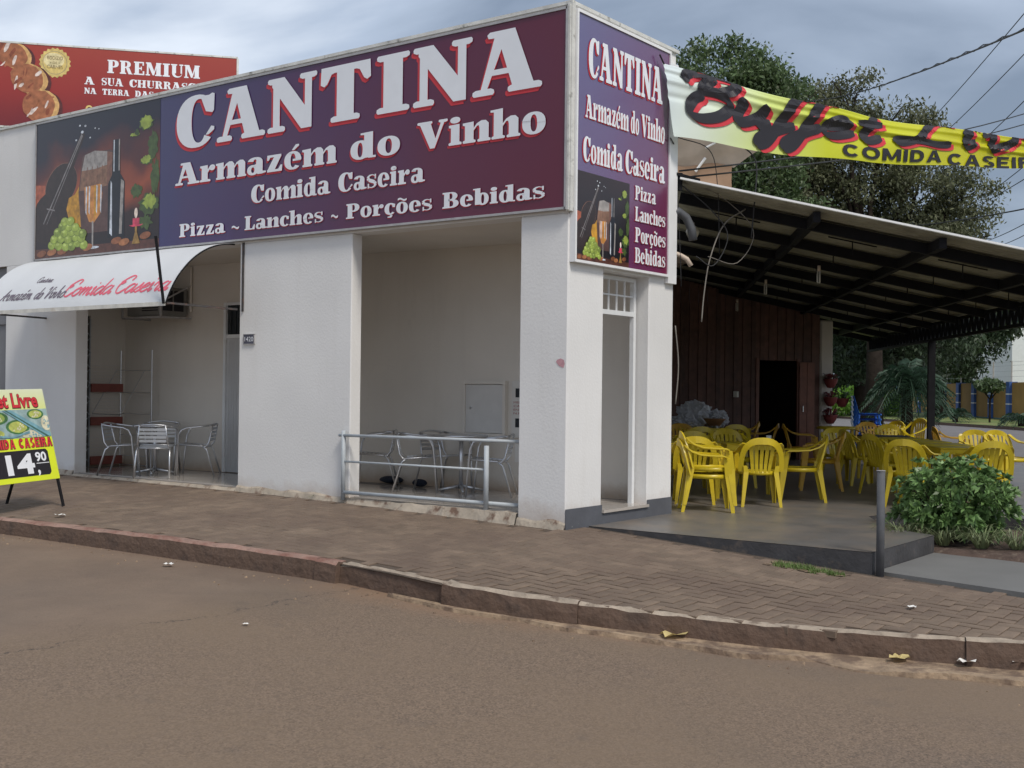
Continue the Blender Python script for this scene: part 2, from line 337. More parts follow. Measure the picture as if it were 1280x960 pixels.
# ------------------------------------------------------------------ terrain functions
def gline(y): return npi(y, [-30, -8, -5, -3, 0, 3, 5, 12, 60], [-.55, -.36, -.27, -.19, 0, .08, .10, .12, .12])
def zpave(x, y): return gline(y)+.055*min(x, 0)
FW = Vector((math.cos(YAW), math.sin(YAW)))
def zroad(x, y):
    d = (x-CAM.x)*FW.x+(y-CAM.y)*FW.y
    zr = npi(y, [-30, -8, -5, -3, -.5, .7, 3, 5, 8, 60], [-.5, -.53, -.53, -.47, -.35, -.29, -.245, -.21, -.2, -.2])
    zf = npi(d, [0, 20, 33, 50, 80, 500], [-.5, -.5, -.39, -.1, -.05, 0])
    t = min(1, max(0, (d-13)/14)); t = t*t*(3-2*t)
    if x < -1: t *= max(0, 1-(-1-x)/6)
    return lerp(zr, zf, t)
KC = [(-3.35, 16), (-3.2, 10), (-3.05, 7), (-2.97, 5.28), (-2.88, 4.5), (-2.74, 2.84), (-2.53, .65), (-2.56, -.54), (-2.34, -1.55), (-2.12, -2.2), (-1.76, -3.25), (-1.16, -4.63), (-.2, -6.3), (1.6, -8.4), (4.5, -10.3), (9, -11)]
def dist_kerb(x, y):
    best = 9
    for i in range(len(KC)-1):
        ax, ay = KC[i]; bx, by = KC[i+1]; dx, dy = bx-ax, by-ay; t = max(0, min(1, ((x-ax)*dx+(y-ay)*dy)/(dx*dx+dy*dy)))
        best = min(best, math.hypot(x-ax-t*dx, y-ay-t*dy))
    return best

# ------------------------------------------------------------------ ground sheet and roads
g = MB()
xs = np.concatenate([np.linspace(-500, -40, 8), np.linspace(-30, 100, 66), np.linspace(130, 900, 9)])
ys = np.concatenate([np.linspace(-600, -50, 8), np.linspace(-40, 100, 71), np.linspace(130, 900, 9)])
for i in range(len(xs)):
    for j in range(len(ys)): g.v.append((xs[i], ys[j], zroad(xs[i], ys[j])-.05))
for i in range(len(xs)-1):
    for j in range(len(ys)-1):
        a = i*len(ys)+j; g.f.append((a, a+len(ys), a+len(ys)+1, a+1)); g.m.append(0)
struct(g.build('ground', 'grass_ground', smooth=True))

def road_material():
    m = bpy.data.materials.new('asphalt'); m.use_nodes = True; t = m.node_tree; n = t.nodes; l = t.links
    b = n['Principled BSDF']; b.inputs['Roughness'].default_value = .85
    ge = n.new('ShaderNodeNewGeometry')
    def noise(s, d=6, ro=.6):
        q = n.new('ShaderNodeTexNoise'); q.inputs['Scale'].default_value = s; q.inputs['Detail'].default_value = d; q.inputs['Roughness'].default_value = ro; l.new(ge.outputs['Position'], q.inputs[0]); return q
    def rng(src, a, b_, c=0, d=1):
        q = n.new('ShaderNodeMapRange'); q.inputs[1].default_value = a; q.inputs[2].default_value = b_; q.inputs[3].default_value = c; q.inputs[4].default_value = d; l.new(src, q.inputs[0]); return q.outputs[0]
    def mixc(fac, c1, c2):
        q = n.new('ShaderNodeMixRGB'); l.new(fac, q.inputs[0])
        for k, c in ((1, c1), (2, c2)):
            if isinstance(c, tuple): q.inputs[k].default_value = (*c, 1)
            else: l.new(c, q.inputs[k])
        return q.outputs[0]
    vo = n.new('ShaderNodeTexVoronoi'); vo.inputs['Scale'].default_value = 95; l.new(ge.outputs['Position'], vo.inputs[0])
    sv = n.new('ShaderNodeSeparateColor'); l.new(vo.outputs['Color'], sv.inputs[0])
    agg = rng(sv.outputs[0], 0, 1, .6, 1.45)
    hv = n.new('ShaderNodeHueSaturation'); hv.inputs['Color'].default_value = (.164, .115, .078, 1); l.new(agg, hv.inputs['Value'])
    base = mixc(rng(noise(.55, 7).outputs[0], .38, .62, 0, .7), hv.outputs[0], (.182, .128, .082))
    base = mixc(rng(noise(2.3, 8, .7).outputs[0], .6, .74, 0, .35), base, (.07, .06, .055))
    at = n.new('ShaderNodeAttribute'); at.attribute_name = 'dirt'
    ad = n.new('ShaderNodeMath'); ad.operation = 'MULTIPLY_ADD'; l.new(noise(2.6, 8, .7).outputs[0], ad.inputs[0]); ad.inputs[1].default_value = .9; l.new(at.outputs['Fac'], ad.inputs[2])
    base = mixc(rng(ad.outputs[0], .75, 1.25, 0, .85), base, (.24, .145, .085))
    base = mixc(rng(noise(28, 3, .5).outputs[0], .4, .6, 0, .16), base, (.2, .15, .115))
    sx = n.new('ShaderNodeSeparateXYZ'); l.new(ge.outputs['Position'], sx.inputs[0])
    pv = n.new('ShaderNodeMath'); pv.operation = 'MULTIPLY_ADD'; l.new(noise(.9, 9, .62).outputs[0], pv.inputs[0]); pv.inputs[1].default_value = 2.2; l.new(sx.outputs[1], pv.inputs[2])
    smooth_ = rng(pv.outputs[0], 1.55, 2.15, 0, .72)
    base = mixc(smooth_, base, mixc(rng(noise(1.4, 8, .65).outputs[0], .35, .65), (.15, .105, .075), (.21, .15, .105)))
    cv = n.new('ShaderNodeMath'); cv.operation = 'MULTIPLY_ADD'; l.new(noise(1.1, 12, .7).outputs[0], cv.inputs[0]); cv.inputs[1].default_value = 1.1; l.new(sx.outputs[1], cv.inputs[2])
    cd_ = n.new('ShaderNodeMath'); cd_.operation = 'SUBTRACT'; l.new(cv.outputs[0], cd_.inputs[0]); cd_.inputs[1].default_value = .95
    ca = n.new('ShaderNodeMath'); ca.operation = 'ABSOLUTE'; l.new(cd_.outputs[0], ca.inputs[0])
    brk = rng(noise(.7, 2).outputs[0], .45, .55)
    cm = n.new('ShaderNodeMath'); cm.operation = 'MULTIPLY'; l.new(rng(ca.outputs[0], .012, .002), cm.inputs[0]); l.new(brk, cm.inputs[1])
    base = mixc(cm.outputs[0], base, (.05, .038, .03))
    base = mixc(rng(noise(.33, 4, .5).outputs[0], .52, .66, 0, .3), base, (.085, .07, .06))
    vs = n.new('ShaderNodeTexVoronoi'); vs.inputs['Scale'].default_value = 5.5; l.new(ge.outputs['Position'], vs.inputs[0])
    base = mixc(rng(vs.outputs['Distance'], .09, .03, 0, .45), base, (.07, .052, .042))
    l.new(base, b.inputs['Base Color'])
    # fine cracks and stone relief
    cx = n.new('ShaderNodeTexVoronoi'); cx.feature = 'DISTANCE_TO_EDGE'; cx.inputs['Scale'].default_value = .42
    wn = noise(2.2, 5, .6); wm = n.new('ShaderNodeVectorMath'); wm.operation = 'MULTIPLY_ADD'; l.new(wn.outputs['Color'], wm.inputs[0]); wm.inputs[1].default_value = (.5, .5, .5); l.new(ge.outputs['Position'], wm.inputs[2]); l.new(wm.outputs[0], cx.inputs[0])
    bp = n.new('ShaderNodeBump'); bp.inputs['Distance'].default_value = .0025; l.new(sv.outputs[0], bp.inputs['Height'])
    b2 = n.new('ShaderNodeBump'); b2.inputs['Distance'].default_value = .002; l.new(rng(cx.outputs[0], 0, .003), b2.inputs['Height']); l.new(bp.outputs[0], b2.inputs['Normal'])
    l.new(b2.outputs[0], b.inputs['Normal'])
    MATS['asphalt'] = m
road_material()
def sheet(name, xs, ys, keep, zf, mat, dirt=False):
    g = MB(); idx = {}
    for i, x in enumerate(xs):
        for j, y in enumerate(ys): g.v.append((x, y, zf(x, y)))
    n = len(ys)
    for i in range(len(xs)-1):
        for j in range(n-1):
            if keep((xs[i]+xs[i+1])/2, (ys[j]+ys[j+1])/2): a = i*n+j; g.f.append((a, a+n, a+n+1, a+1)); g.m.append(0)
    o = g.build(name, mat, smooth=True)
    if dirt:
        at = o.data.attributes.new('dirt', 'FLOAT', 'POINT')
        vals = []
        for v in g.v:
            d = dist_kerb(v[0], v[1]) if -9 < v[0] < 6 and -12 < v[1] < 14 else 9
            k = max(0, 1-d/.75)*.75
            k += max(0, 1-abs(d-1.3)/1.6)*.34*max(0, min(1, (v[1]+.5)/2))
            vals.append(k)
        at.data.foreach_set('value', vals)
    return o
kx = lambda y: npi(y, [p[1] for p in KC][::-1], [p[0] for p in KC][::-1])
def on_road_near(x, y): return x < kx(y)+.12 if y > -10 else True
xs = np.concatenate([np.linspace(-60, -14, 12), np.linspace(-12, 3, 76), np.linspace(4, 14, 11)]); ys = np.concatenate([np.linspace(-60, -14, 12), np.linspace(-12, 9, 106), np.linspace(10, 80, 20)])
struct(sheet('road', xs, ys, lambda x, y: on_road_near(x, y) or (y < -9.5) or (x > 4 and y < x-26), zroad, 'asphalt', True))
# the cross street running away behind the lot
def far_street(t, s): # t along (az 45deg), s across
    return (24+t*.7071+s*.7071, 0+t*.7071-s*.7071)
g = MB()
def fs(uu, vv):
    x, y = far_street(lerp(-14, 140, uu), lerp(-3, 11.5+10*uu*0, vv)); return (x, y, zroad(x, y)+.004)
g.grid(fs, 60, 6); struct(g.build('side_street', pm('far_asphalt', (.15, .14, .14), .85, .12, 1.2, bump=.004, bscale=30), smooth=True))
g = MB()
def kf(s0, s1, dz0):
    def fn(uu, vv):
        x, y = far_street(lerp(-6, 140, uu), lerp(s0, s1, vv)); return (x, y, zroad(x, y)+dz0)
    return fn
g.grid(kf(9.3, 30, .14), 60, 8)
def kside(uu, vv):
    x, y = far_street(lerp(-6, 140, uu), 9.3-.001); return (x, y, zroad(x, y)+lerp(.0, .14, vv))
struct(g.build('grass_verge', 'grass_ground', smooth=True))
g = MB(); g.grid(lambda a, b: kside(a, b), 60, 1); struct(g.build('verge_kerb', 'kerb_concrete'))

# ------------------------------------------------------------------ pavement with pavers
poly_in = lambda x, y: (x < -.03 if y > 0 else (x < .40 if y > -3.02 else x < .46)) and x > kx(y)+(.15 if y > .66 else (.175 if y > -.6 else .09))
xs = np.linspace(-3.5, 2.4, 60); ys = np.concatenate([np.linspace(-9, 12, 106), np.linspace(12.5, 16, 6)])
g = MB(); cols = []
for y in ys:
    x0 = kx(y)+.02; x1 = .02 if y > 0 else .5
    cols.append([(lerp(x0, x1, k/14), y, zpave(lerp(x0, x1, k/14), y)-.012) for k in range(15)])
for c in cols: g.v += c
for i in range(len(cols)-1):
    for k in range(14): a = i*15+k; g.f.append((a, a+1, a+16, a+15)); g.m.append(0)
pave = struct(g.build('pavement', 'paver_bed'))
def paver_pts(L_, W_, H=.05, c=.004):
    a, b = L_/2, W_/2
    return [(-a, -b, -H), (a, -b, -H), (a, b, -H), (-a, b, -H), (-a, -b, -c), (a, -b, -c), (a, b, -c), (-a, b, -c), (-a+c, -b+c, 0), (a-c, -b+c, 0), (a-c, b-c, 0), (-a+c, b-c, 0)]
PF = [(0, 1, 5, 4), (1, 2, 6, 5), (2, 3, 7, 6), (3, 0, 4, 7), (4, 5, 9, 8), (5, 6, 10, 9), (6, 7, 11, 10), (7, 4, 8, 11), (8, 9, 10, 11)]
spots = []
U = .105
for i in range(-60, 180):
    for j in range(-60, 180):
        # herringbone of 2x1 blocks
        k = (i+j) % 4; 
        if (i-j) % 4 == 0: spots.append((( -4+(i+1)*U, -10+(j+.5)*U), 0))
        if (i-j) % 4 == 2: spots.append(((-4+(i+.5)*U, -10+(j+0)*U), 1))
sel = []
for (x, y), o in spots:
    if -9 < y < 12.3 and poly_in(x, y) and poly_in(x+(.1 if o == 0 else 0), y) and (y > 0 or x < .32) and not (y > -.02 and x > -.12): sel.append((x, y, o))
def paver_mat(x, y, o):
    rz = (0 if o == 0 else math.pi/2)+random.uniform(-.012, .012)
    z = zpave(x, y)+random.uniform(-.001, .0015)+.012*mnoise.noise(Vector((x*1.1, y*1.1, 0)))*.6
    m = Matrix.Rotation(rz, 4, 'Z')
    sx = .055 if x < 0 else 0; gy = (gline(y+.2)-gline(y-.2))/.4
    t = Matrix(((1, 0, 0, x), (0, 1, 0, y), (sx, gy, 1, z), (0, 0, 0, 1)))
    til = Matrix.Rotation(random.uniform(-.005, .005), 4, 'X') @ Matrix.Rotation(random.uniform(-.005, .005), 4, 'Y')
    return t @ til @ m
sel.sort(key=lambda p: (p[0]-CAM.x)**2+(p[1]-CAM.y)**2)
g = MB(); g.faces(paver_pts(.205, .100), PF); pv0 = g.build('paver', 'paver', pave, world=False); pvm = pv0.data
for k, (x, y, o) in enumerate(sel[:300]):
    q = pv0 if k == 0 else pv0.copy()
    if k: COL.objects.link(q); q.parent = pave
    q.matrix_local = paver_mat(x, y, o)
g = MB(); base = [Vector(p) for p in paver_pts(.205, .100)]
for x, y, o in sel[300:]:
    mm = paver_mat(x, y, o); g.faces([mm @ p for p in base], PF)
q = g.build('far_pavers', 'paver', pave, world=False); q['kind'] = 'stuff'
def kerbpt(s):
    return s
# kerb stones
pts = []
for i in range(len(KC)-1):
    ax, ay = KC[i]; bx, by = KC[i+1]; n = max(1, int(math.hypot(bx-ax, by-ay)/.12))
    for k in range(n): pts.append((lerp(ax, bx, k/n), lerp(ay, by, k/n)))
sm = []
for i in range(len(pts)):
    a = pts[max(0, i-4):i+5]; sm.append((sum(p[0] for p in a)/len(a), sum(p[1] for p in a)/len(a)))
kerb = thing('kerb', 'worn reddish concrete kerb of long stones curving round the corner', 'kerb', (0, 0, 0))
kerb['kind'] = 'structure'; del kerb['category']; del kerb['label']
i = 0; kcount = 0
breaks = []
while i < len(sm)-2:
    y = sm[i][1]; ln = random.choice([8, 9, 9, 10]) if y > -.6 else random.choice([13, 18, 22])
    j = min(len(sm)-1, i+ln)
    if sm[i][1] > .62 > sm[j][1]: j = min(range(len(sm)), key=lambda k: abs(sm[k][1]-.64) if abs(sm[k][0]+2.5) < .6 else 9)
    elif sm[i][1] > -.5 > sm[j][1]: j = min(range(len(sm)), key=lambda k: abs(sm[k][1]+.54) if abs(sm[k][0]+2.5) < .6 else 9)
    if j <= i: j = i+ln
    seg = sm[i:j+1]; g = MB(); off = -.05 if -.55 < (seg[0][1]+seg[-1][1])/2 < .65 else random.uniform(-.012, .012)
    dz = -.010 if -.55 < (seg[0][1]+seg[-1][1])/2 < .65 else random.uniform(-.008, .008)
    rows = []
    for k, (x, y) in enumerate(seg):
        a = sm[min(len(sm)-1, i+k+1)]; b = sm[max(0, i+k-1)]; d = Vector((a[0]-b[0], a[1]-b[1])).normalized(); nrm = Vector((-d.y, d.x))*-1  # towards road
        if nrm.x > 0 and y > -6: nrm = -nrm
        if k == 0: x += d.x*.002; y += d.y*.002
        if k == len(seg)-1: x -= d.x*.002; y -= d.y*.002
        zt = zpave(x, y)+.008+dz; zb = min(zroad(x, y)-.12, zt-.2)
        wob = lambda q: .007*mnoise.noise(Vector((x*7+q*5, y*7, q)))*(2 if y < 0 else 1.4)
        chip = .012*max(0, mnoise.noise(Vector((x*4, y*4, 9)))) 
        wt = .12 if y > -.56 else .065; prof = [(-wt, zt+wob(1)-.002), (-wt*.5, zt+wob(5)), (.0-off*0-.015-chip, zt+wob(2)), (.012, zt-.018-chip+wob(3)), (.022+wob(4), zt-.09), (.03+wob(6), zb)]
        rows.append([(x+nrm.x*(p+off), y+nrm.y*(p+off), z) for p, z in prof])
    for rr in rows: g.v += rr
    n = 6
    for k in range(len(rows)-1):
        for q in range(5): a = k*n+q; g.f.append((a, a+1, a+n+1, a+n)); g.m.append(1 if q < 3 else 0)
    g.f.append(tuple(range(n))); g.m.append(0); e_ = (len(rows)-1)*n; g.f.append(tuple(range(e_, e_+n))[::-1]); g.m.append(0)
    g.build('kerb_stone', ['kerb_concrete', 'kerb_top_red' if seg[0][1] > .64 else 'kerb_top'], kerb, smooth=False)
    i = j
# broken cement gutter strip at the right
g = MB(); rows = []
for i, (x, y) in enumerate(sm):
    if y < .0 and y > -9:
        a = sm[min(len(sm)-1, i+1)]; b = sm[i-1]; d = Vector((a[0]-b[0], a[1]-b[1])).normalized(); nrm = Vector((d.y, -d.x))
        if nrm.x > 0 and y > -6: nrm = -nrm
        wd = npi(y, [-9, -3.6, -3.3, -2.9, -1.5, -.4, 0], [.42, .42, .22, .38, .17, .07, .02])+.09*mnoise.noise(Vector((x*2.2, y*2.2, 4)))+.035*mnoise.noise(Vector((x*13, y*13, 4)))
        up = (.028 if y > -3.35 or y < -3.75 else .008)+.012*mnoise.noise(Vector((x*9, y*9, 1)))
        rows.append([(x+nrm.x*q, y+nrm.y*q, zroad(x, y)+h) for q, h in ((.0, .02), (wd*.45, .012), (wd*.7, up), (wd-.015, up), (wd, -.02))])
for rr in rows: g.v += rr
for k in range(len(rows)-1):
    for q in range(4): a = k*5+q; g.f.append((a, a+1, a+6, a+5)); g.m.append(0)
struct(g.build('gutter', 'gutter_cement'))

# ------------------------------------------------------------------ corner building
bld = thing('corner_building', 'white plastered corner building with open porches, deep parapet and a narrow side doorway', 'building', (0, 0, 0))
def prt(name, mat, fn, parent=bld, **k):
    g = MB(); fn(g); return g.build(name, mat, parent, **k)
HB, HT = 3.18, 5.27
def irregular_foot(g, x0, y0, x1, y1, z0, z1):
    g.box(x0, y0, z0, x1, y1, z1)
prt('pillar', 'white_plaster', lambda g: (g.box(0, 0, .0, .66, .60, HB), g.box(.0, .0, -.3, .66, .6, 0)), bevel=.012)
prt('pillar', 'white_plaster', lambda g: g.box(.0, 3.02, -.3, .17, 4.97, HB), bevel=.01)
prt('pillar', 'white_plaster', lambda g: g.box(.0, 8.50, -.3, .20, 10.34, HB), bevel=.01)
prt('side_wall', 'white_plaster', lambda g: g.box(1.60, 0, -.3, 2.14, .22, HB), bevel=.012)
prt('lintel', 'white_plaster', lambda g: g.box(.66, .002, 2.66, 1.60, .22, HB))
prt('parapet', 'white_plaster', lambda g: g.prism([(0, 0), (2.14, 0), (2.14, .25), (.25, .25), (.25, 14), (0, 14)], HB, HT))
prt('parapet_cap', 'weathered_cap', lambda g: (g.box(-.03, -.03, HT, 2.17, .28, HT+.035), g.box(-.03, .28, HT, .28, 14, HT+.035)))
prt('ceiling', 'inner_plaster', lambda g: g.prism([(.17, .22), (2.14, .22), (2.14, .3), (1.45, 10.3), (.22, 10.3), (.22, 8.5), (.17, 5)], HB+.02, HB+.2))
BWx = lambda y: lerp(2.05, 1.47, (y-.16)/9.3)
prt('back_wall', 'inner_plaster', lambda g: g.prism([(BWx(.2), .22), (BWx(.2)+.2, .22), (BWx(10)+.2, 10), (BWx(10), 10)], -.2, HB+.03))
prt('end_wall', 'inner_plaster', lambda g: (g.box(.85, 9.42, .1, 1.6, 9.6, HB+.03), g.box(.2, 9.42, 2.45, .85, 9.6, HB+.03)))
prt('porch_floor', 'grout', lambda g: g.prism([(.01, .6), (.67, .6), (.67, .01), (1.6, .01), (1.6, .22), (2.05, .22), (1.5, 9.42), (.2, 9.42), (.2, 8.50), (.01, 8.50)], -.2, .128))
g = MB(); g.box(-.224, -.224, -.012, .224, .224, 0); t0 = g.build('tile', 'porch_tile', bld, world=False, bevel=.003); first = True
for i in range(5):
    for j in range(21):
        x = .30+i*.452; y = .32+j*.452
        if x+.2 > BWx(y) or y > 9.3 or (x < .9 and y < .6): continue
        q = t0 if first else t0.copy()
        if not first: COL.objects.link(q); q.parent = bld
        first = False; q.location = (x, y, .137)
for (y0, y1) in ((.6, 3.02), (4.97, 8.50)):
    g = MB(); n = int((y1-y0)/.08)
    for k in range(n):
        a, b = lerp(y0, y1, k/n), lerp(y0, y1, (k+1)/n)
        za = [zpave(0, q)-.03 for q in (a, b)]; ex = [.035+.03*mnoise.noise(Vector((q*3, 1, 2)))+.02*mnoise.noise(Vector((q*13, 1, 2))) for q in (a, b)]; zz = [.125+.012*mnoise.noise(Vector((q*6, 4, 2))) for q in (a, b)]
        g.faces([(.06, a, zz[0]), (.06, b, zz[1]), (-ex[1]*.6, b, zz[1]-.004), (-ex[0]*.6, a, zz[0]-.004), (-ex[0]-.03, a, za[0]), (-ex[1]-.03, b, za[1])], [(0, 1, 2, 3), (3, 2, 5, 4)])
    g.build('sill_edge', 'lintel_concrete', bld)
for (y0, y1) in ((.0, .6), (3.02, 4.97), (8.50, 10.3)):     # crumbling mortar skirt at wall feet
    g = MB(); n = int((y1-y0)/.07)
    for k in range(n):
        a, b = lerp(y0, y1, k/n), lerp(y0, y1, (k+1)/n)
        e1 = [.012+.035*max(0, .3+mnoise.noise(Vector((q*2.2, 3, 7)))+.4*mnoise.noise(Vector((q*11, 3, 7)))) for q in (a, b)]
        hh = [zpave(0, q)+.03+.06*max(0, .3+mnoise.noise(Vector((q*3.2, 8, 7)))) for q in (a, b)]
        g.faces([(-.001, a, hh[0]+.01), (-.001, b, hh[1]+.01), (-e1[1]*.8, b, hh[1]-.01), (-e1[0]*.8, a, hh[0]-.01), (-e1[0]-.03, a, zpave(0, a)-.05), (-e1[1]-.03, b, zpave(0, b)-.05)], [(0, 1, 2, 3), (3, 2, 5, 4)])
    g.build('mortar_skirt', 'lintel_concrete', bld)
prt('painted_base', 'dark_base_paint', lambda g: (g.box(-.004, -.006, -.32, .67, .0, .20), g.box(1.60, -.006, -.32, 2.146, .0, .19), g.box(.67, -.006, -.32, 1.6, .0, .115), g.box(2.14, 0, -.3, 2.146, .22, .19)))
prt('doorstep', 'porch_tile', lambda g: g.box(.665, -.03, .115, 1.60, .22, .145))
prt('door_frame', 'white_paint', lambda g: (g.box(1.52, .15, .145, 1.57, .2, 2.64), g.box(.665, .15, .145, .70, .2, 2.64), g.box(.70, .15, 2.22, 1.52, .2, 2.27), g.box(.7, .15, 2.6, 1.52, .2, 2.64)))
def trans(g):
    for k in range(1, 5): x = lerp(.70, 1.52, k/5); g.box(x-.008, .165, 2.27, x+.008, .181, 2.6)
    g.box(.7, .163, 2.43, 1.52, .183, 2.446)
prt('transom_grille', 'white_paint', trans)
prt('peeled_patch', pm('pink_patch', (.52, .28, .31), .8, .15, 20), lambda g: g.poly([(-.003, .045+.0, 1.62), (-.003, .10, 1.64), (-.003, .135, 1.68), (-.003, .125, 1.70), (-.003, .08, 1.715), (-.003, .04, 1.70), (-.003, .03, 1.66)]))
prt('door', 'door_paint', lambda g: (g.box(BWx(6.95)-.04, 6.75, .14, BWx(6.95)+.03, 7.12, 2.1), [g.box(BWx(6.95)-.046, 6.78+k*.055, .2, BWx(6.95)-.04, 6.78+k*.055+.008, 2.05) for k in range(6)]), bevel=.004)
prt('door_frame', 'white_paint', lambda g: (g.box(BWx(7.12)-.055, 7.12, .14, BWx(7.12)+.03, 7.17, 2.62), g.box(BWx(6.9)-.055, 6.6, 2.1, BWx(6.9)+.03, 7.12, 2.15), g.box(BWx(6.9)-.055, 6.6, 2.58, BWx(6.9)+.03, 7.12, 2.62)))
prt('transom', 'glass_dark', lambda g: (g.box(BWx(6.9)-.03, 6.6, 2.15, BWx(6.9)+.02, 7.12, 2.58), [g.box(BWx(6.9)-.045, 6.62+k*.1, 2.15, BWx(6.9)-.033, 6.632+k*.1, 2.58) for k in range(5)]))
prt('wall_conduit', 'inner_plaster', lambda g: g.tube([(BWx(7.9)-.03, 7.9, 2.5), (BWx(7.9)-.03, 7.9, HB)], .02, 8))
prt('rear_house_wall', 'white_plaster', lambda g: g.prism([(2.14, .1), (11.75, 5.75), (10.9, 8.5), (8, 12), (2.0, 14), (1.7, 10), (2.12, .25)], -.4, 3.55))
prt('rear_roof', 'weathered_cap', lambda g: g.prism([(2.14, .22), (11.85, 5.8), (10.9, 8.6), (8, 12.2), (.25, 14.2), (.2, .22)], 3.56, 3.66))
# grey gate of the neighbour
gt = thing('grey_gate', 'tall plain grey gate panel at the far left past the white building', 'gate', (.1, 10.4, 0))
g = MB(); g.box(.08, 10.345, .1, .14, 13.4, 3.17); g.build('panel', 'grey_gate', gt)
g = MB(); g.box(.05, 10.345, 2.3, .08, 13.4, 2.36); g.box(.05, 10.345, 1.0, .08, 13.4, 1.06); g.build('rail', 'grey_gate', gt)

# house number plate
hn = thing('house_number_plate', 'small dark house number plate on the white pillar beside the porch', 'number plate', (-.01, 4.77, 1.98))
g = MB(); g.box(-.014, 4.68, 1.925, -.001, 4.87, 2.04); g.build('plate', pm('plate_grey', (.06, .06, .09), .4), hn)
g = MB(); g.box(-.018, 4.672, 1.915, -.001, 4.878, 1.925); g.box(-.018, 4.672, 2.04, -.001, 4.878, 2.048); g.box(-.018, 4.672, 1.92, -.001, 4.68, 2.045); g.box(-.018, 4.87, 1.92, -.001, 4.878, 2.045); g.build('frame', 'sign_frame', hn)

# meter boxes
def mbx(y): return BWx(y)
mc = thing('meter_cupboard', 'closed cream meter cupboard door framed on the porch back wall', 'cupboard', (mbx(2.4), 2.4, .8))
g = MB(); x = mbx(2.45)-.03
for a in ((2.19, .80, 2.87, .84), (2.19, 1.46, 2.87, 1.5), (2.19, .84, 2.23, 1.46), (2.83, .84, 2.87, 1.46)): g.box(x-.02, a[0], a[1], x+.1, a[2], a[3])
g.build('frame', 'inner_plaster', mc)
g = MB(); g.box(x, 2.23, .845, x+.05, 2.83, 1.455); g.build('door', pm('cupboard_paint', (.6, .585, .56), .5, .05), mc, bevel=.004)
g = MB(); g.tube([(x-.02, 2.75, 1.16), (x+.01, 2.75, 1.16)], .014, 8); g.build('lock', 'aluminium', mc)
m2 = thing('electric_meter_box', 'cream electric meter box with two dark windows and red writing', 'meter box', (mbx(1.8), 1.8, .8))
g = MB(); x = mbx(1.85)-.045; g.box(x, 1.56, .80, x+.15, 2.12, 1.5); g.build('case', pm('case_cream', (.62, .6, .56), .5, .05), m2, bevel=.006)
for z in (1.3, .93):
    g = MB(); g.box(x-.006, 1.80, z, x+.01, 2.055, z+.11); g.build('window', 'glass_dark', m2)
nb = thing('paper_notice', 'white paper notice below the meter box', 'notice', (x, 1.8, .5))
g = MB(); g.box(x+.03, 1.72, .5, x+.034, 2.08, .72); g.build('sheet', 'paper', nb)

# ------------------------------------------------------------------ lettering: a fat old-style serif built from strokes
def E_(cx, cy, rx, ry, a0, a1, n): return [(cx+rx*math.copysign(abs(math.cos(a))**.9, math.cos(a)), cy+ry*math.copysign(abs(math.sin(a))**.9, math.sin(a))) for a in [R(lerp(a0, a1, k/n)) for k in range(n+1)]]
def ring(cx, cy, rx, ry, ix, iy, a0=0, a1=360, n=28, icx=None, icy=None):
    o = E_(cx, cy, rx, ry, a0, a1, n); i = E_(cx if icx is None else icx, cy if icy is None else icy, ix, iy, a0, a1, n)
    return [[o[k], o[k+1], i[k+1], i[k]] for k in range(n)]
def rc(a, b, c, d): return [[(a, b), (c, b), (c, d), (a, d)]]
def foot(xc, w_, y=0, s=1): h = .105*s; return [[(xc-w_/2+.02, y), (xc+w_/2-.02, y), (xc+w_/2, y+h*.3), (xc+w_/2-.005, y+h*.75), (xc+w_/2-.05, y+h), (xc-w_/2+.05, y+h), (xc-w_/2+.005, y+h*.75), (xc-w_/2, y+h*.3)]]
def head(xc, w_, y=1): return foot(xc, w_, y, -1)
X = .72
def arch(x): return [[(x-.02, .5), (x+.08, .66), (x+.2, .74), (x+.32, .73), (x+.4, .62), (x+.4, .48), (x+.15, .48), (x+.13, .58), (x+.08, .57), (x-.02, .40)]]
def flag(x): return [[(x-.06, .72), (x-.06, .64), (x+.03, .6), (x+.24, .6), (x+.24, .74)]]
def wave(x0, x1, y, h):
    p = []; q = []
    for k in range(11):
        t = k/10; yy = y+h*.5*math.sin(t*2*math.pi); p.append((lerp(x0, x1, t), yy+h*.5)); q.append((lerp(x0, x1, t), yy-h*.5))
    return [[p[k], p[k+1], q[k+1], q[k]] for k in range(10)]
def scurve(x, w_, h, t1=.24):
    c = [(.93, .74), (.80, .93), (.52, 1.0), (.20, .93), (.08, .76), (.2, .6), (.5, .51), (.8, .42), (.92, .25), (.8, .08), (.5, .0), (.2, .06), (.07, .26)]
    tw = [.05, .06, .07, .13, .2, .24, .26, .24, .2, .13, .07, .06, .05]
    pts = [(x+a*w_, .04*h+b*h*.92) for a, b in c]
    P = []
    for k in range(len(pts)-1):
        for s in range(3):
            t = s/3; P.append((lerp(pts[k][0], pts[k+1][0], t), lerp(pts[k][1], pts[k+1][1], t), lerp(tw[k], tw[k+1], t)*w_*1.5))
    o = []
    for k in range(len(P)-1):
        d = Vector((P[k+1][0]-P[k][0], P[k+1][1]-P[k][1])).normalized(); n = Vector((-d.y, d.x))
        o.append([(P[k][0]+n.x*P[k][2]/2, P[k][1]+n.y*P[k][2]/2), (P[k+1][0]+n.x*P[k+1][2]/2, P[k+1][1]+n.y*P[k+1][2]/2), (P[k+1][0]-n.x*P[k+1][2]/2, P[k+1][1]-n.y*P[k+1][2]/2), (P[k][0]-n.x*P[k][2]/2, P[k][1]-n.y*P[k][2]/2)])
    o += rc(x+.80*w_, h*.66, x+.95*w_, h*.99)+rc(x+.05*w_, .0, x+.2*w_, h*.34)
    return o
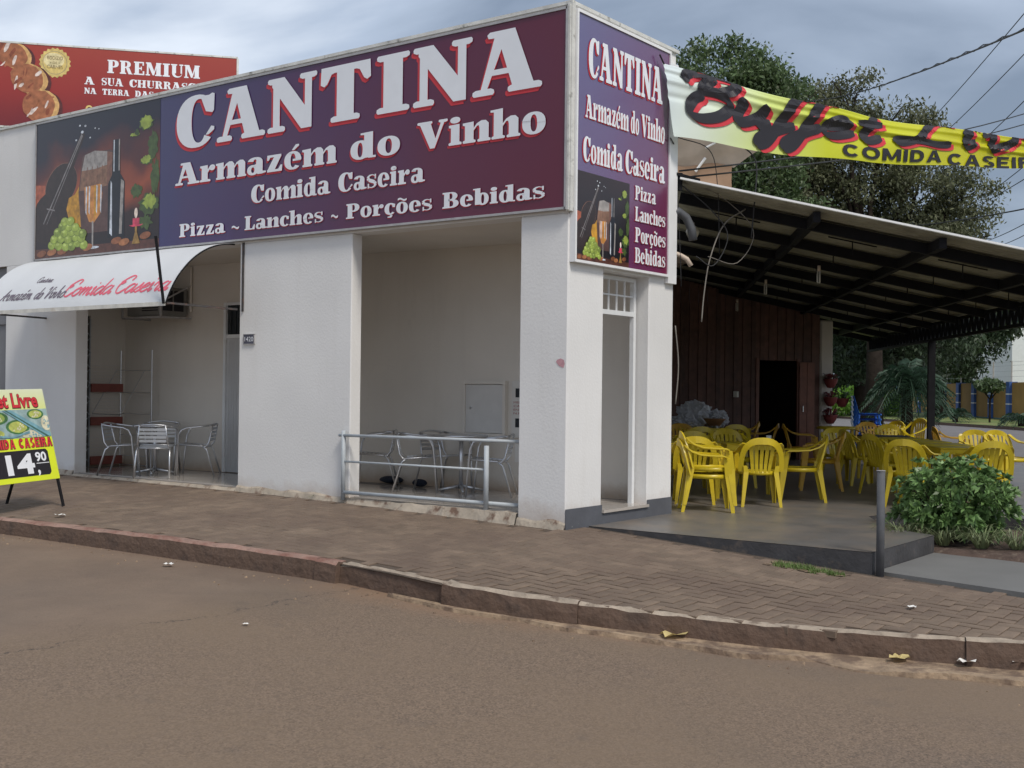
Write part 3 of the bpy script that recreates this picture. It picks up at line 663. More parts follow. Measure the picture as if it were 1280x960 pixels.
GL = {
 'C': (.78, lambda: ring(.40, .5, .40, .52, .15, .43, 42, 318, icx=.46)+[[(.60, .66), (.73, .62), (.76, .66), (.77, .98), (.72, 1.0), (.66, .97), (.50, .98), (.52, .88)], [(.66, .2), (.77, .28), (.77, .34), (.71, .36), (.6, .2)]]),
 'A': (.98, lambda: [[(.10, .05), (.19, .05), (.44, .80), (.36, 1.0), (.33, 1.0)], [(.33, 1), (.60, 1), (.88, .04), (.58, .04)], [(.20, .30), (.56, .30), (.54, .39), (.22, .39)], [(.22, .90), (.5, .88), (.6, 1.0), (.24, 1.0), (.2, .96)]]+foot(.15, .32)+foot(.74, .48)),
 'N': (.86, lambda: rc(.10, .05, .22, .95)+[[(.08, 1.0), (.30, 1.0), (.76, .25), (.76, 0), (.60, 0), (.08, .85)]]+rc(.66, .0, .78, .97)+foot(.16, .32)+head(.72, .30)+head(.13, .26)),
 'T': (.86, lambda: rc(.29, .04, .57, .96)+rc(.03, .88, .83, 1.0)+[[(.03, 1), (.02, .70), (.08, .66), (.13, .70), (.2, .86), (.3, .9)], [(.83, 1), (.84, .70), (.78, .66), (.73, .70), (.66, .86), (.56, .9)]]+foot(.43, .48)),
 'I': (.50, lambda: rc(.11, .04, .39, .96)+foot(.25, .48)+head(.25, .48)),
 'V': (.90, lambda: [[(.08, .96), (.40, .96), (.58, .25), (.50, 0), (.40, 0)], [(.72, .96), (.82, .96), (.53, .0), (.46, .0)]]+head(.24, .44)+head(.77, .26)),
 'L': (.68, lambda: rc(.09, .03, .35, .97)+foot(.22, .42)+head(.22, .42)+rc(.1, 0, .62, .09)+[[(.56, .0), (.65, .0), (.67, .36), (.6, .36), (.5, .12)]]),
 'P': (.76, lambda: rc(.09, .04, .35, .96)+foot(.22, .44)+head(.2, .38)+ring(.40, .72, .34, .28, .09, .19, -90, 90)+rc(.3, .44, .42, .53)+rc(.3, .91, .42, 1.0)),
 'B': (.80, lambda: rc(.09, .02, .35, .98)+foot(.2, .38)+head(.2, .38)+ring(.40, .74, .32, .26, .09, .18, -90, 90)+ring(.42, .27, .36, .27, .11, .18, -90, 90)+rc(.3, .0, .44, .09)+rc(.3, .91, .42, 1)+rc(.3, .45, .44, .56)),
 'R': (.86, lambda: rc(.09, .04, .35, .96)+foot(.22, .42)+head(.2, .38)+ring(.40, .74, .32, .26, .09, .17, -90, 90)+rc(.3, .46, .44, .56)+rc(.3, .91, .42, 1)+[[(.4, .5), (.62, .5), (.80, .04), (.86, .04), (.86, 0), (.58, 0)]]),
 'E': (.74, lambda: rc(.09, .03, .35, .97)+foot(.22, .42)+head(.22, .42)+rc(.1, 0, .66, .1)+rc(.1, .9, .64, 1)+rc(.3, .45, .5, .55)+rc(.47, .36, .54, .64)+rc(.6, 0, .7, .3)+rc(.58, .72, .67, 1)),
 'M': (1.06, lambda: rc(.08, .04, .20, .96)+rc(.70, .04, .98, .96)+[[(.08, 1), (.34, 1), (.58, .3), (.54, .04), (.46, .04)], [(.72, 1), (.80, 1), (.56, .04), (.5, .04)]]+foot(.15, .30)+foot(.84, .44)+head(.16, .30)+head(.86, .36)),
 'U': (.84, lambda: rc(.09, .3, .35, .97)+rc(.65, .3, .75, .97)+ring(.42, .34, .33, .36, .23, .26, 180, 360, icx=.5)+head(.22, .42)+head(.70, .28)),
 'S': (.66, lambda: scurve(.04, .58, 1.)),
 'H': (.94, lambda: rc(.09, .04, .35, .96)+rc(.59, .04, .85, .96)+rc(.3, .45, .64, .55)+foot(.22, .42)+foot(.72, .42)+head(.22, .42)+head(.72, .42)),
 'D': (.86, lambda: rc(.09, .02, .35, .98)+foot(.2, .38)+head(.2, .38)+ring(.36, .5, .46, .5, .18, .4, -90, 90)+rc(.3, 0, .4, .1)+rc(.3, .9, .4, 1)),
 'o': (.62, lambda: ring(.30, .36, .30, .385, .085, .29)),
 'c': (.56, lambda: ring(.30, .36, .30, .385, .09, .29, 45, 318, icx=.33)+[[(.42, .46), (.54, .46), (.55, .66), (.46, .70), (.38, .62)]]),
 'e': (.60, lambda: ring(.30, .36, .30, .385, .09, .29, 0, 318, icx=.31)+rc(.3, .33, .58, .42)),
 'a': (.66, lambda: rc(.34, .05, .58, .56)+ring(.30, .52, .28, .225, .06, .13, 0, 165)+ring(.22, .20, .21, .22, .06, .12)+[[(.56, .0), (.7, .04), (.7, .1), (.58, .12), (.34, .1), (.4, .0)], [(.2, .40), (.36, .44), (.36, .36), (.22, .34)]]),
 'd': (.70, lambda: ring(.27, .36, .27, .385, .07, .29)+rc(.38, .02, .62, .95)+[[(.28, .95), (.28, 1.02), (.62, 1.04), (.62, .9)], [(.5, 0), (.7, 0), (.7, .08), (.5, .1)]]),
 'b': (.68, lambda: ring(.40, .36, .27, .385, .07, .29)+rc(.05, .02, .29, .95)+[[(-.04, .95), (-.04, 1.02), (.29, 1.04), (.29, .9)]]),
 'h': (.74, lambda: rc(.04, .04, .28, .97)+[[(-.05, .95), (-.05, 1.02), (.28, 1.04), (.28, .9)]]+arch(.29)+rc(.44, .04, .69, .6)+foot(.16, .36)+foot(.565, .36)),
 'n': (.74, lambda: rc(.04, .04, .28, .7)+flag(.04)+arch(.29)+rc(.44, .04, .69, .6)+foot(.16, .36)+foot(.565, .36)),
 'm': (1.12, lambda: rc(.04, .04, .28, .7)+flag(.04)+arch(.29)+rc(.44, .04, .69, .6)+arch(.70)+rc(.85, .04, 1.10, .6)+foot(.16, .34)+foot(.565, .34)+foot(.975, .34)),
 'r': (.58, lambda: rc(.04, .04, .28, .7)+flag(.04)+foot(.18, .42)+ring(.46, .60, .11, .13, .0, .0)+[[(.26, .5), (.36, .66), (.46, .73), (.5, .66), (.4, .6), (.28, .38)]]),
 'i': (.36, lambda: rc(.05, .04, .29, .7)+flag(.05)+foot(.17, .37)+ring(.17, .89, .14, .115, 0, 0)),
 'z': (.60, lambda: rc(.04, .0, .56, .1)+rc(.05, .62, .54, .72)+[[(.04, .06), (.30, .06), (.55, .66), (.30, .66)], [(.48, .0), (.57, .0), (.58, .26), (.52, .26), (.44, .1)], [(.04, .72), (.04, .5), (.1, .5), (.16, .64)]]),
 's': (.52, lambda: scurve(.02, .48, .74)),
 '~': (.42, lambda: wave(.03, .39, .30, .14)),
 ' ': (.34, lambda: [])}
GL['é'] = (.60, lambda: GL['e'][1]()+[[(.26, .80), (.34, .78), (.52, .96), (.50, 1.02), (.40, 1.02)]])
GL['õ'] = (.62, lambda: GL['o'][1]()+wave(.08, .54, .90, .12))
GL['ç'] = (.56, lambda: GL['c'][1]()+[[(.26, .02), (.36, .02), (.42, -.1), (.34, -.22), (.16, -.2), (.16, -.14), (.28, -.12), (.28, -.06)]])
def word(g, text, s0, s1, base, cap, fmap, mat=0, gap=.045, dz=0.):
    tot = sum(GL[c][0] for c in text)+gap*(len(text)-1); k = (s1-s0)/tot; x = 0; q = 0
    for c in text:
        for p in GL[c][1]():
            q += 1
            g.poly([fmap(s0+(x+a)*k, base+b*cap, dz+(q % 61)*.00005) for a, b in p], mat)
        x += GL[c][0]+gap
def lettering(words, fmap, parent, shadow, d0=.002, mats=('ink_white', 'ink_red')):
    for (text, s0, s1, base, cap) in words:
        g = MB(); word(g, text, s0-shadow*cap*1.0, s1-shadow*cap, base-shadow*cap*1.15, cap, fmap, 1, dz=d0)
        word(g, text, s0+shadow*cap*.25, s1-shadow*cap*.2, base-shadow*cap*.35, cap, fmap, 1, dz=d0+.0035)
        word(g, text, s0, s1, base, cap, fmap, 0, dz=d0+.007); g.build('lettering', list(mats), parent)

# ---- the still life print (unit square u right, v up)
def still_life(fm, parent, n_dz=.0006):
    g = MB(); layer = [0]; mats = []
    def mi(m):
        if m not in mats: mats.append(m)
        return mats.index(m)
    def P(pts, m): layer[0] += 1; g.poly([fm(min(1, max(0, a)), min(1, max(0, b)), .0015+layer[0]*.00006) for a, b in pts], mi(m))
    def ell(cx, cy, rx, ry, m, n=20, rot=0, a0=0, a1=360):
        P([(cx+rx*math.cos(R(a))*math.cos(rot)-ry*math.sin(R(a))*math.sin(rot), cy+rx*math.cos(R(a))*math.sin(rot)+ry*math.sin(R(a))*math.cos(rot)) for a in [lerp(a0, a1, k/n) for k in range(n)]], m)
    def blob(cx, cy, rx, ry, m, jag=.25, n=22, seed=1):
        rr = random.Random(seed); P([(cx+rx*(1-jag*rr.random())*math.cos(2*math.pi*k/n), cy+ry*(1-jag*rr.random())*math.sin(2*math.pi*k/n)) for k in range(n)], m)
    P([(0, 0), (1, 0), (1, 1), (0, 1)], 'i_back')
    P([(0, 0), (1, 0), (1, .06), (0, .07)], 'i_wood')
    P([(.0, .38), (.0, .55), (.08, .54), (.11, .5), (.09, .42), (.04, .39)], 'i_orange')
    # violin, neck and scroll
    ell(.22, .52, .13, .17, 'i_edge', 26, -.45); ell(.222, .52, .125, .165, 'i_violin', 26, -.45)
    ell(.13, .30, .16, .20, 'i_violin', 26, -.45)
    P([(.25, .62), (.31, .60), (.42, .86), (.39, .88)], 'i_violin'); P([(.07, .26), (.075, .25), (.395, .86), (.39, .87)], 'i_string'); P([(.10, .25), (.105, .25), (.40, .85), (.396, .86)], 'i_string')
    P([(.10, .36), (.17, .34), (.17, .35), (.10, .37)], 'i_string')
    for a, b, r_ in ((.345, .83, .008), (.395, .88, .012), (.46, .83, .007), (.375, .93, .008), (.42, .92, .009), (.50, .89, .006), (.53, .88, .005)): ell(a, b, r_, r_*.9, 'i_shine', 8)
    P([(.30, .24), (.27, .34), (.29, .42), (.34, .44), (.38, .5), (.42, .55), (.42, .2), (.33, .2)], 'i_amber')
    # barrel
    P([(.40, .70), (.44, .72), (.62, .72), (.66, .70), (.70, .45), (.66, .15), (.40, .15), (.37, .45)], 'i_barrelbase')
    P([(.395, .60), (.42, .71), (.50, .73), (.60, .71), (.60, .615), (.50, .60)], 'i_barrel2'); P([(.378, .46), (.386, .53), (.395, .60), (.50, .60), (.60, .615), (.60, .47), (.5, .455)], 'i_barrel'); P([(.60, .47), (.60, .71), (.66, .69), (.69, .45)], 'i_edge')
    for k in range(4): P([(.43+k*.045, .49), (.435+k*.045, .49), (.445+k*.04, .62), (.44+k*.04, .62)], 'i_edge')
    # bottle
    P([(.61, .1), (.61, .48), (.64, .54), (.645, .78), (.70, .78), (.705, .54), (.74, .48), (.74, .1)], 'i_bottle')
    P([(.65, .56), (.658, .56), (.658, .78), (.65, .78)], 'i_shine'); P([(.69, .56), (.699, .56), (.699, .78), (.69, .78)], 'i_barrel2'); P([(.625, .13), (.645, .11), (.64, .48), (.63, .5)], 'i_shine'); P([(.70, .12), (.72, .12), (.735, .48), (.71, .5)], 'i_barrel2')
    # glass
    P([(.42, .48), (.55, .49), (.565, .42), (.55, .28), (.50, .22), (.46, .23), (.425, .32)], 'i_wine')
    P([(.50, .24), (.53, .3), (.53, .48), (.50, .48)], 'i_amber')
    for a in (.43, .455, .515, .548): P([(a, .30), (a+.009, .28), (a+.012, .48), (a+.001, .485)], 'i_shine')
    P([(.485, .05), (.497, .05), (.497, .23), (.483, .23)], 'i_barrel2'); ell(.49, .045, .055, .01, 'i_shine', 14)
    # vine leaves
    for q, (a, b, rx, ry, m) in enumerate(((.95, .70, .05, .12, 'i_leaf2'), (.97, .48, .04, .14, 'i_leaf2'), (.90, .85, .065, .065, 'i_leaf2'), (.895, .86, .058, .055, 'i_leaf'), (.81, .79, .045, .016, 'i_leaf'), (.83, .80, .02, .03, 'i_leaf2'), (.91, .60, .06, .045, 'i_leaf2'), (.90, .605, .045, .035, 'i_leaf'), (.83, .40, .05, .06, 'i_leaf2'), (.92, .30, .085, .085, 'i_leaf2'), (.93, .32, .065, .06, 'i_leaf'), (.90, .18, .06, .06, 'i_leaf2'))): blob(a, b, rx, ry, m, .45, 26, q)
    # candle
    P([(.80, .04), (.86, .04), (.838, .12), (.838, .17), (.822, .17), (.822, .12)], 'i_brass'); P([(.775, .17), (.885, .17), (.86, .158), (.80, .158)], 'i_candle'); P([(.805, .17), (.855, .17), (.855, .215), (.805, .215)], 'i_candle'); ell(.829, .25, .013, .036, 'i_flame', 14)
    # nuts and grapes
    for q, (a, b) in enumerate(((.06, .035), (.15, .04), (.24, .04), (.45, .05), (.68, .075), (.74, .06), (.90, .09))): ell(a, b, .042, .024, 'i_nut' if q % 2 else 'i_nut2', 16, .2)
    rr = random.Random(4)
    for (a, b) in ((.15, .09), (.21, .08), (.27, .07), (.32, .07), (.37, .09), (.42, .07), (.17, .13), (.23, .13), (.29, .12), (.35, .13), (.40, .12), (.20, .18), (.26, .17), (.32, .17), (.37, .17), (.41, .15), (.24, .22), (.30, .21), (.35, .20), (.26, .25), (.31, .25)):
        m = rr.choice(['i_grape', 'i_grape', 'i_grape2']); ell(a, b, .034, .034, 'i_grape2', 14); ell(a-.002, b+.003, .030, .030, m, 14); ell(a-.01, b+.012, .012, .010, 'i_grape3', 10)
    o = g.build('still_life_print', mats, parent); return o
iback = grad_mat('i_back', [(0, (.010, .008, .012)), (.30, (.03, .012, .014)), (.5, (.34, .075, .03)), (.64, (.11, .025, .022)), (.8, (.014, .012, .03)), (1, (.010, .014, .03))], (0, 0, 1), 3.1, 5.3, .3, .55)
pm('i_barrelbase', (.10, .05, .045), .3, .3, 9)

# ---- big sign on the left front
sl = thing('restaurant_sign', 'long navy to maroon printed sign across the front parapet with giant white lettering', 'sign', (-.03, 4.7, 3.22))
fL = lambda s, t, d=0: (-.056-d, 9.483-s, 3.218+t)
g = MB(); g.box(-.055, .01, 3.218, -.004, 9.483, 5.225); g.build('face', board_l, sl)
g = MB()
for a in ((0, -.012, 9.476, .012), (0, 1.995, 9.476, 2.02), (-.012, -.012, .012, 2.02), (9.464, -.012, 9.49, 2.02)):
    p, q = fL(a[0], a[1]), fL(a[2], a[3]); g.box(-.068, q[1], p[2], -.002, p[1], q[2])
g.build('frame', 'sign_frame', sl)
cant = [('C', 3.30, 4.07), ('A', 4.12, 5.02), ('N', 5.06, 5.91), ('T', 5.96, 6.81), ('I', 6.87, 7.39), ('N', 7.43, 8.26), ('A', 8.28, 9.18)]
lettering([(c, a, b, 1.262, .655) for c, a, b in cant], fL, sl, .055)
lettering([('Armazém', 3.29, 6.25, .79, .285), ('do', 6.48, 7.26, .79, .285), ('Vinho', 7.49, 9.24, .79, .30)], fL, sl, .075)
lettering([('Comida', 4.78, 6.15, .44, .215), ('Caseira', 6.29, 7.61, .44, .215), ('Pizza', 3.38, 4.29, .112, .17), ('~', 4.41, 4.57, .112, .17), ('Lanches', 4.66, 6.05, .115, .17), ('~', 6.17, 6.30, .115, .17), ('Porções', 6.42, 7.73, .12, .17), ('Bebidas', 7.87, 9.23, .12, .17)], fL, sl, .045)
still_life(lambda a, b, d: fL(.006+a*2.94, .012+b*1.98, d), sl)
# ---- narrow sign on the right face
sr = thing('restaurant_side_sign', 'tall violet printed sign with condensed white lettering on the narrow side face', 'sign', (1, -.03, 2.7))
fR = lambda s, t, d=0: (.031+s, -.056-d, 2.70+t)
g = MB(); g.box(.031, -.055, 2.70, 1.906, -.003, 5.21); g.build('face', board_r, sr)
g = MB()
for a in ((-.014, -.014, 1.889, .012, 'x'), (-.014, 2.50, 1.889, 2.53, 'x'), (-.014, .012, .012, 2.5, 'x'), (1.863, .012, 1.889, 2.5, 'x')):
    p, q = fR(a[0], a[1]), fR(a[2], a[3]); g.box(p[0], -.07, p[2], q[0], -.002, q[2])
g.build('frame', 'flashing', sr)
lettering([('CANTINA', .198, 1.70, 1.895, .395)], fR, sr, .035)
lettering([('Armazém', .15, .98, 1.465, .235), ('do', 1.03, 1.20, 1.465, .235), ('Vinho', 1.25, 1.76, 1.465, .245), ('Comida', .116, .87, 1.02, .25), ('Caseira', .93, 1.765, 1.02, .25)], fR, sr, .035)
lettering([('Pizza', 1.135, 1.575, .762, .152), ('Lanches', 1.14, 1.79, .533, .155), ('Porções', 1.145, 1.80, .305, .16), ('Bebidas', 1.145, 1.80, .082, .165)], fR, sr, .03)
still_life(lambda a, b, d: fR(.012+a*1.02, .014+b*.90, d), sr)
# corner profile between the two signs
cp = thing('corner_flashing', 'pale weathered vertical corner strip between the two printed signs', 'flashing', (0, 0, 3.2))
g = MB(); g.box(-.045, -.045, 3.19, .012, .012, 5.30); g.box(-.062, -.03, 3.2, -.045, -.008, 5.26); g.build('profile', 'weathered_cap', cp)
wp = thing('edge_flashing', 'pale strip edging the right end of the side sign', 'flashing', (2.1, 0, 2.7))
g = MB(); g.box(1.93, -.05, 2.62, 2.12, -.002, 5.12); g.build('profile', 'flashing', wp)

# heavy plain capitals built from bars and rings
def bar(a, b, w_): d = (Vector(b)-Vector(a)).normalized(); n = Vector((-d.y, d.x))*w_/2; a = Vector(a); b = Vector(b); return [[a+n, a-n, b-n, b+n]]
BK = {'C': (.82, lambda w: ring(.42, .5, .42, .5, .42-w, .5-w, 38, 322)), 'O': (.92, lambda w: ring(.46, .5, .46, .5, .46-w, .5-w)),
 'M': (1.0, lambda w: rc(0, 0, w, 1)+rc(1-w, 0, 1, 1)+[[(0, 1), (w*1.15, 1), (.5+w*.35, .1), (.5-w*.35, .1)], [(1, 1), (1-w*1.15, 1), (.5-w*.35, .1), (.5+w*.35, .1)]]),
 'I': (.24, lambda w: rc(.12-w/2, 0, .12+w/2, 1)), 'D': (.82, lambda w: rc(0, 0, w, 1)+ring(.34, .5, .46, .5, .46-w, .5-w, -90, 90)+rc(w*.5, 0, .36, w)+rc(w*.5, 1-w, .36, 1)),
 'A': (.9, lambda w: [[(0, 0), (w*1.1, 0), (.5, .95), (.45-w*.55, 1)], [(.9, 0), (.9-w*1.1, 0), (.42, .95), (.45+w*.55, 1)]]+rc(.2, .22, .7, .22+w*.85)),
 'S': (.7, lambda w: [p for p in ring(.35, .74, .33, .26, .33-w*.9, .26-w*.8, 30, 270)]+ring(.35, .27, .34, .27, .34-w*.9, .27-w*.8, -150, 90)),
 'E': (.68, lambda w: rc(0, 0, w, 1)+rc(w*.5, 0, .66, w*.9)+rc(w*.5, 1-w*.9, .66, 1)+rc(w*.5, .5-w*.4, .6, .5+w*.4)),
 'R': (.82, lambda w: rc(0, 0, w, 1)+ring(.42, .72, .34, .28, .34-w, .28-w*.85, -90, 90)+rc(w*.5, 1-w*.85, .43, 1)+rc(w*.5, .44, .43, .44+w*.85)+[[(.36, .46), (.36+w*1.1, .46), (.84, 0), (.84-w*1.2, 0)]]), ' ': (.42, lambda w: [])}
def subq(p, n=4):
    if len(p) != 4: return [p]
    p = [Vector(q) for q in p]; o = []; P = lambda a, b: p[0].lerp(p[1], a).lerp(p[3].lerp(p[2], a), b)
    for i in range(n):
        for j in range(n): o.append([P(i/n, j/n), P((i+1)/n, j/n), P((i+1)/n, (j+1)/n), P(i/n, (j+1)/n)])
    return o
def block(g, text, s0, s1, base, cap, fmap, mat=0, w=.22, gap=.14, dz=.002, off=0):
    tot = sum(BK[c][0] for c in text)+gap*(len(text)-1); k = (s1-s0)/tot; x = 0; q = 0
    for c in text:
        for p in BK[c][1](w):
            q += 1
            for pp_ in subq(p): g.poly([fmap(s0+(x+a[0])*k, base+a[1]*cap, dz+(q % 7)*.00012) for a in pp_], mat)
        x += BK[c][0]+gap
# plain sans text helper (built-in font)
def sans(text, size, x0, x1, base, fmap, mat, name, parent, bold=0., h=None, shear=0., d=.002, mats=None, sub=False):
    cu = bpy.data.curves.new('t', 'FONT'); cu.body = text; cu.size = 1; cu.offset = bold; cu.resolution_u = 3; cu.shear = shear
    ob = bpy.data.objects.new('t', cu); COL.objects.link(ob)
    dg = bpy.context.evaluated_depsgraph_get(); me = bpy.data.meshes.new_from_object(ob.evaluated_get(dg))
    vs = np.array([v.co[:] for v in me.vertices]); ps = [tuple(p.vertices) for p in me.polygons]
    bpy.data.objects.remove(ob); bpy.data.curves.remove(cu); bpy.data.meshes.remove(me)
    mn, mxx = vs[:, 0].min(), vs[:, 0].max(); hh = .73
    k = (x1-x0)/(mxx-mn); kh = (h or size)/hh
    g = MB(); g.v = [fmap(x0+(a[0]-mn)*k, base+a[1]*kh, d) for a in vs]; g.f = ps; g.m = [0]*len(ps)
    return g.build(name, mat, parent)
sans('1420', .07, .01, .17, 1.955, lambda s, t, d: (-.0155, 4.862-s, t), 'ink_white', 'digits', hn, h=.06)
mf = lambda s, t, d: (mbx(1.85)-.0475, 2.115-s, t)
for k, t in enumerate(('VIRTUAL', 'CAIXA', 'DA LUZ', 'A NAO')): sans(('MEDIDOR', 'CAIXA', 'ENERGIA', 'N.MED')[k], .03, .03, .30-(.05 if k % 2 else 0), 1.225-k*.045, mf, pm('ink_dull_red', (.35, .08, .07), .6), 'lettering', m2, h=.026)

# ------------------------------------------------------------------ awning
aw = thing('awning', 'white curved fabric awning with red script over the left porch', 'awning', (0, 7, 2.4))
AY0, AY1 = 5.08, 9.25
def aprof(v):  # 0 at wall, 1 at front bar
    am = R(68); a = v*am
    return (-1.03*math.sin(a)/math.sin(am), 3.19-.80*(1-math.cos(a))/(1-math.cos(am)))
def asurf(y, v, d=0):
    x, z = aprof(v); x2, z2 = aprof(min(1, v+.01)); x1, z1 = aprof(max(0, v-.01)); n = Vector((z2-z1, 0, -(x2-x1))); n.normalize()
    if n.x > 0: n = -n
    sag = .012*math.sin((y-AY0)/(AY1-AY0)*math.pi*4)**2*math.sin(v*math.pi)
    return (x+n.x*(d-sag), y, z+n.z*(d-sag))
g = MB(); g.grid(lambda a, b: asurf(lerp(AY0, AY1, a), b), 48, 24); g.build('fabric', 'awning_fabric', aw, smooth=True)
g = MB(); g.grid(lambda a, b: (-1.034-.003*math.sin(a*90), lerp(AY0, AY1, a), 2.395-b*.05), 60, 1); g.build('valance', 'awning_hem', aw)
for y in (AY0, AY1):
    g = MB(); g.tube([Vector(asurf(y, k/16))+Vector((0, 0, -.012)) for k in range(17)], .009, 6); g.build('rib', 'black_steel', aw)
    g = MB(); g.beam((0, y-.06 if y < 7 else y, 2.36), (-1.02, y, 2.38), .024, .024); g.build('arm', 'rusty_steel', aw)
g = MB(); g.tube([(-.99, AY0, 2.37), (-.99, AY1, 2.37)], .016, 6); g.build('front_bar', 'rusty_steel', aw)
g = MB(); g.beam((-.012, 4.90, 2.33), (-.012, 4.90, 3.19), .03, .012); g.build('wall_bracket', 'rusty_steel', aw)
g = MB(); g.beam((-1.045, AY0+.02, 2.37), (-1.11, AY0+.10, 3.17), .03, .03); g.build('strut', 'black_steel', aw)
# script glyphs as pen strokes
SG = {
 'a': (1.12, [[(.9, .85), (.5, 1), (.1, .6), (.15, .1), (.45, 0), (.85, .5), (.95, 1)], [(.95, 1), (.88, .3), (1.0, 0), (1.25, .25)]]),
 'o': (1.02, [[(.5, 1), (.1, .6), (.15, .1), (.5, 0), (.85, .4), (.8, .9), (.5, 1), (.62, .8), (1.1, .85)]]),
 'm': (1.5, [[(0, .75), (.2, 1), (.22, .5), (.2, 0)], [(.2, .3), (.5, .95), (.7, .85), (.66, 0)], [(.66, .3), (.95, .95), (1.15, .85), (1.1, .15), (1.25, 0), (1.5, .25)]]),
 'n': (1.05, [[(0, .75), (.2, 1), (.22, .5), (.2, 0)], [(.2, .3), (.5, .95), (.7, .85), (.66, .15), (.8, 0), (1.05, .25)]]),
 'i': (.55, [[(0, .7), (.2, 1), (.2, .2), (.35, 0), (.6, .3)], [(.28, 1.42), (.34, 1.5)]]),
 'd': (1.2, [[(.9, .85), (.5, 1), (.1, .6), (.15, .1), (.45, 0), (.85, .5), (.98, 1)], [(1.0, 2), (.95, 1), (.92, .2), (1.08, 0), (1.3, .25)]]),
 's': (.78, [[(-.05, .1), (.35, .65), (.5, 1.08), (.55, .6), (.65, .25), (.4, 0), (.1, .12)], [(.6, .1), (.85, .3)]]),
 'e': (.85, [[(.1, .45), (.6, .65), (.6, .95), (.35, 1), (.08, .6), (.15, .1), (.45, 0), (.9, .3)]]),
 'r': (.8, [[(0, .6), (.2, 1.12), (.3, .9), (.55, .92), (.5, .3), (.6, 0), (.85, .25)]]),
 't': (.7, [[(.35, 1.6), (.25, .3), (.4, 0), (.7, .25)], [(0, 1), (.6, 1.05)]]),
 'f': (.85, [[(.75, 1.75), (.6, 2.1), (.35, 1.7), (.25, .3), (.12, -.6), (-.1, -.85), (-.15, -.5), (.3, .05), (.75, .35)]]),
 'u': (1.1, [[(0, .8), (.12, 1), (.12, .2), (.3, 0), (.7, .4), (.82, 1)], [(.82, 1), (.78, .2), (.95, 0), (1.15, .25)]]),
 'v': (.95, [[(0, .8), (.2, 1), (.3, 0), (.45, .05), (.72, .5), (.7, 1), (.95, .9)]]),
 'h': (1.05, [[(0, .3), (.35, 1.8), (.25, 2), (.15, 1.2), (.1, 0)], [(.1, .3), (.5, 1), (.68, .8), (.62, .15), (.78, 0), (1.05, .25)]]),
 'z': (.9, [[(0, .9), (.3, 1.02), (.6, 1)], [(.6, 1), (0, .0)], [(0, 0), (.4, .08), (.9, .2)]]),
 'C': (1.35, [[(1.2, 1.45), (1.25, 1.95), (.8, 2.1), (.3, 1.6), (.1, .8), (.35, .1), (.8, 0), (1.3, .45)], [(.3, 1.6), (.1, 1.3), (.3, 1.1), (.6, 1.35)]]),
 'B': (1.75, [[(-.55, 1.62), (-.45, 1.95), (.1, 2.12), (.85, 2.12), (1.35, 1.9), (1.3, 1.55), (.95, 1.3), (.5, 1.25)], [(.55, 1.95), (.3, 1.6), (.2, 1.2)], [(.1, 1.22), (.75, 1.22), (1.3, 1.0), (1.5, .6), (1.25, .12), (.75, -.12), (.3, .0), (.1, .4), (.15, .8), (.4, 1.05)]]),
 'L': (1.5, [[(1.15, 1.6), (1.1, 2.0), (.8, 2.0), (.6, 1.3), (.45, .5), (.1, .12), (-.1, .2), (.0, .35), (.5, .3), (1.0, .05), (1.4, .05)]]),
 'V': (1.3, [[(0, 1.5), (.15, 1.95), (.4, 1.9), (.5, 1), (.5, 0), (.95, 1), (1.15, 1.8), (1.45, 1.9)]]),
 'A': (1.35, [[(-.1, .1), (.1, 0), (.5, .6), (.95, 1.8), (1.05, 2)], [(1.05, 2), (.98, 1), (.98, .1), (1.25, .15)], [(.3, .75), (1.2, .85)]]),
 ' ': (.6, [])}
SG['é'] = (.85, SG['e'][1]+[[(.45, 1.35), (.75, 1.7)]])
def cat(pts, n=7):
    P = [Vector(p) for p in pts]; P = [2*P[0]-P[1]]+P+[2*P[-1]-P[-2]]; o = []
    for i in range(1, len(P)-2):
        for k in range(n):
            t = k/n; a, b, c, d = P[i-1:i+3]
            o.append(.5*((2*b)+(c-a)*t+(2*a-5*b+4*c-d)*t*t+(3*b-a-3*c+d)*t**3))
    o.append(P[-2]); return o
def script(g, text, s0, s1, base, xh, fmap, mat, shear=.5, wmin=.1, wmax=.4, dz=.002, nib=-35, off=(0, 0)):
    """pen strokes; widths are in x-heights, the slant is the tangent of the lean"""
    tot = sum(SG[c][0] for c in text); k = (s1-s0-shear*xh)/tot; x = 0; cnt = 0
    for c in text:
        for st in SG[c][1]:
            pts = cat([(p[0], p[1]) for p in st], 8); cnt += 1; pts = [Vector(((x+p.x)*k+p.y*shear*xh, p.y*xh)) for p in pts]
            W = []
            for i, p in enumerate(pts):
                d = pts[min(i+1, len(pts)-1)]-pts[max(i-1, 0)]; a = math.atan2(d.y, d.x); e_ = min(1, (i+1)/3, (len(pts)-i)/3)
                ww = xh*lerp(wmin, wmax, abs(math.sin(a-R(nib)))**1.2)*(.5+.5*e_); n = Vector((-math.sin(a), math.cos(a)))
                W.append([(p+n*ww/2), (p-n*ww/2)])
            tr = lambda p, i: fmap(s0+p.x+off[0], base+p.y+off[1], dz+(cnt % 5)*.0009+i*.00002)
            for i in range(len(W)-1):
                m0 = (W[i][0]+W[i][1])/2; m1_ = (W[i+1][0]+W[i+1][1])/2
                g.poly([tr(W[i][0], i), tr(W[i+1][0], i), tr(m1_, i), tr(m0, i)], mat); g.poly([tr(m0, i), tr(m1_, i), tr(W[i+1][1], i), tr(W[i][1], i)], mat)
        x += SG[c][0]
fA = lambda s, t, d: asurf(AY1-s, 1-t/1.36, d)     # t metres up from the front bar along the cloth
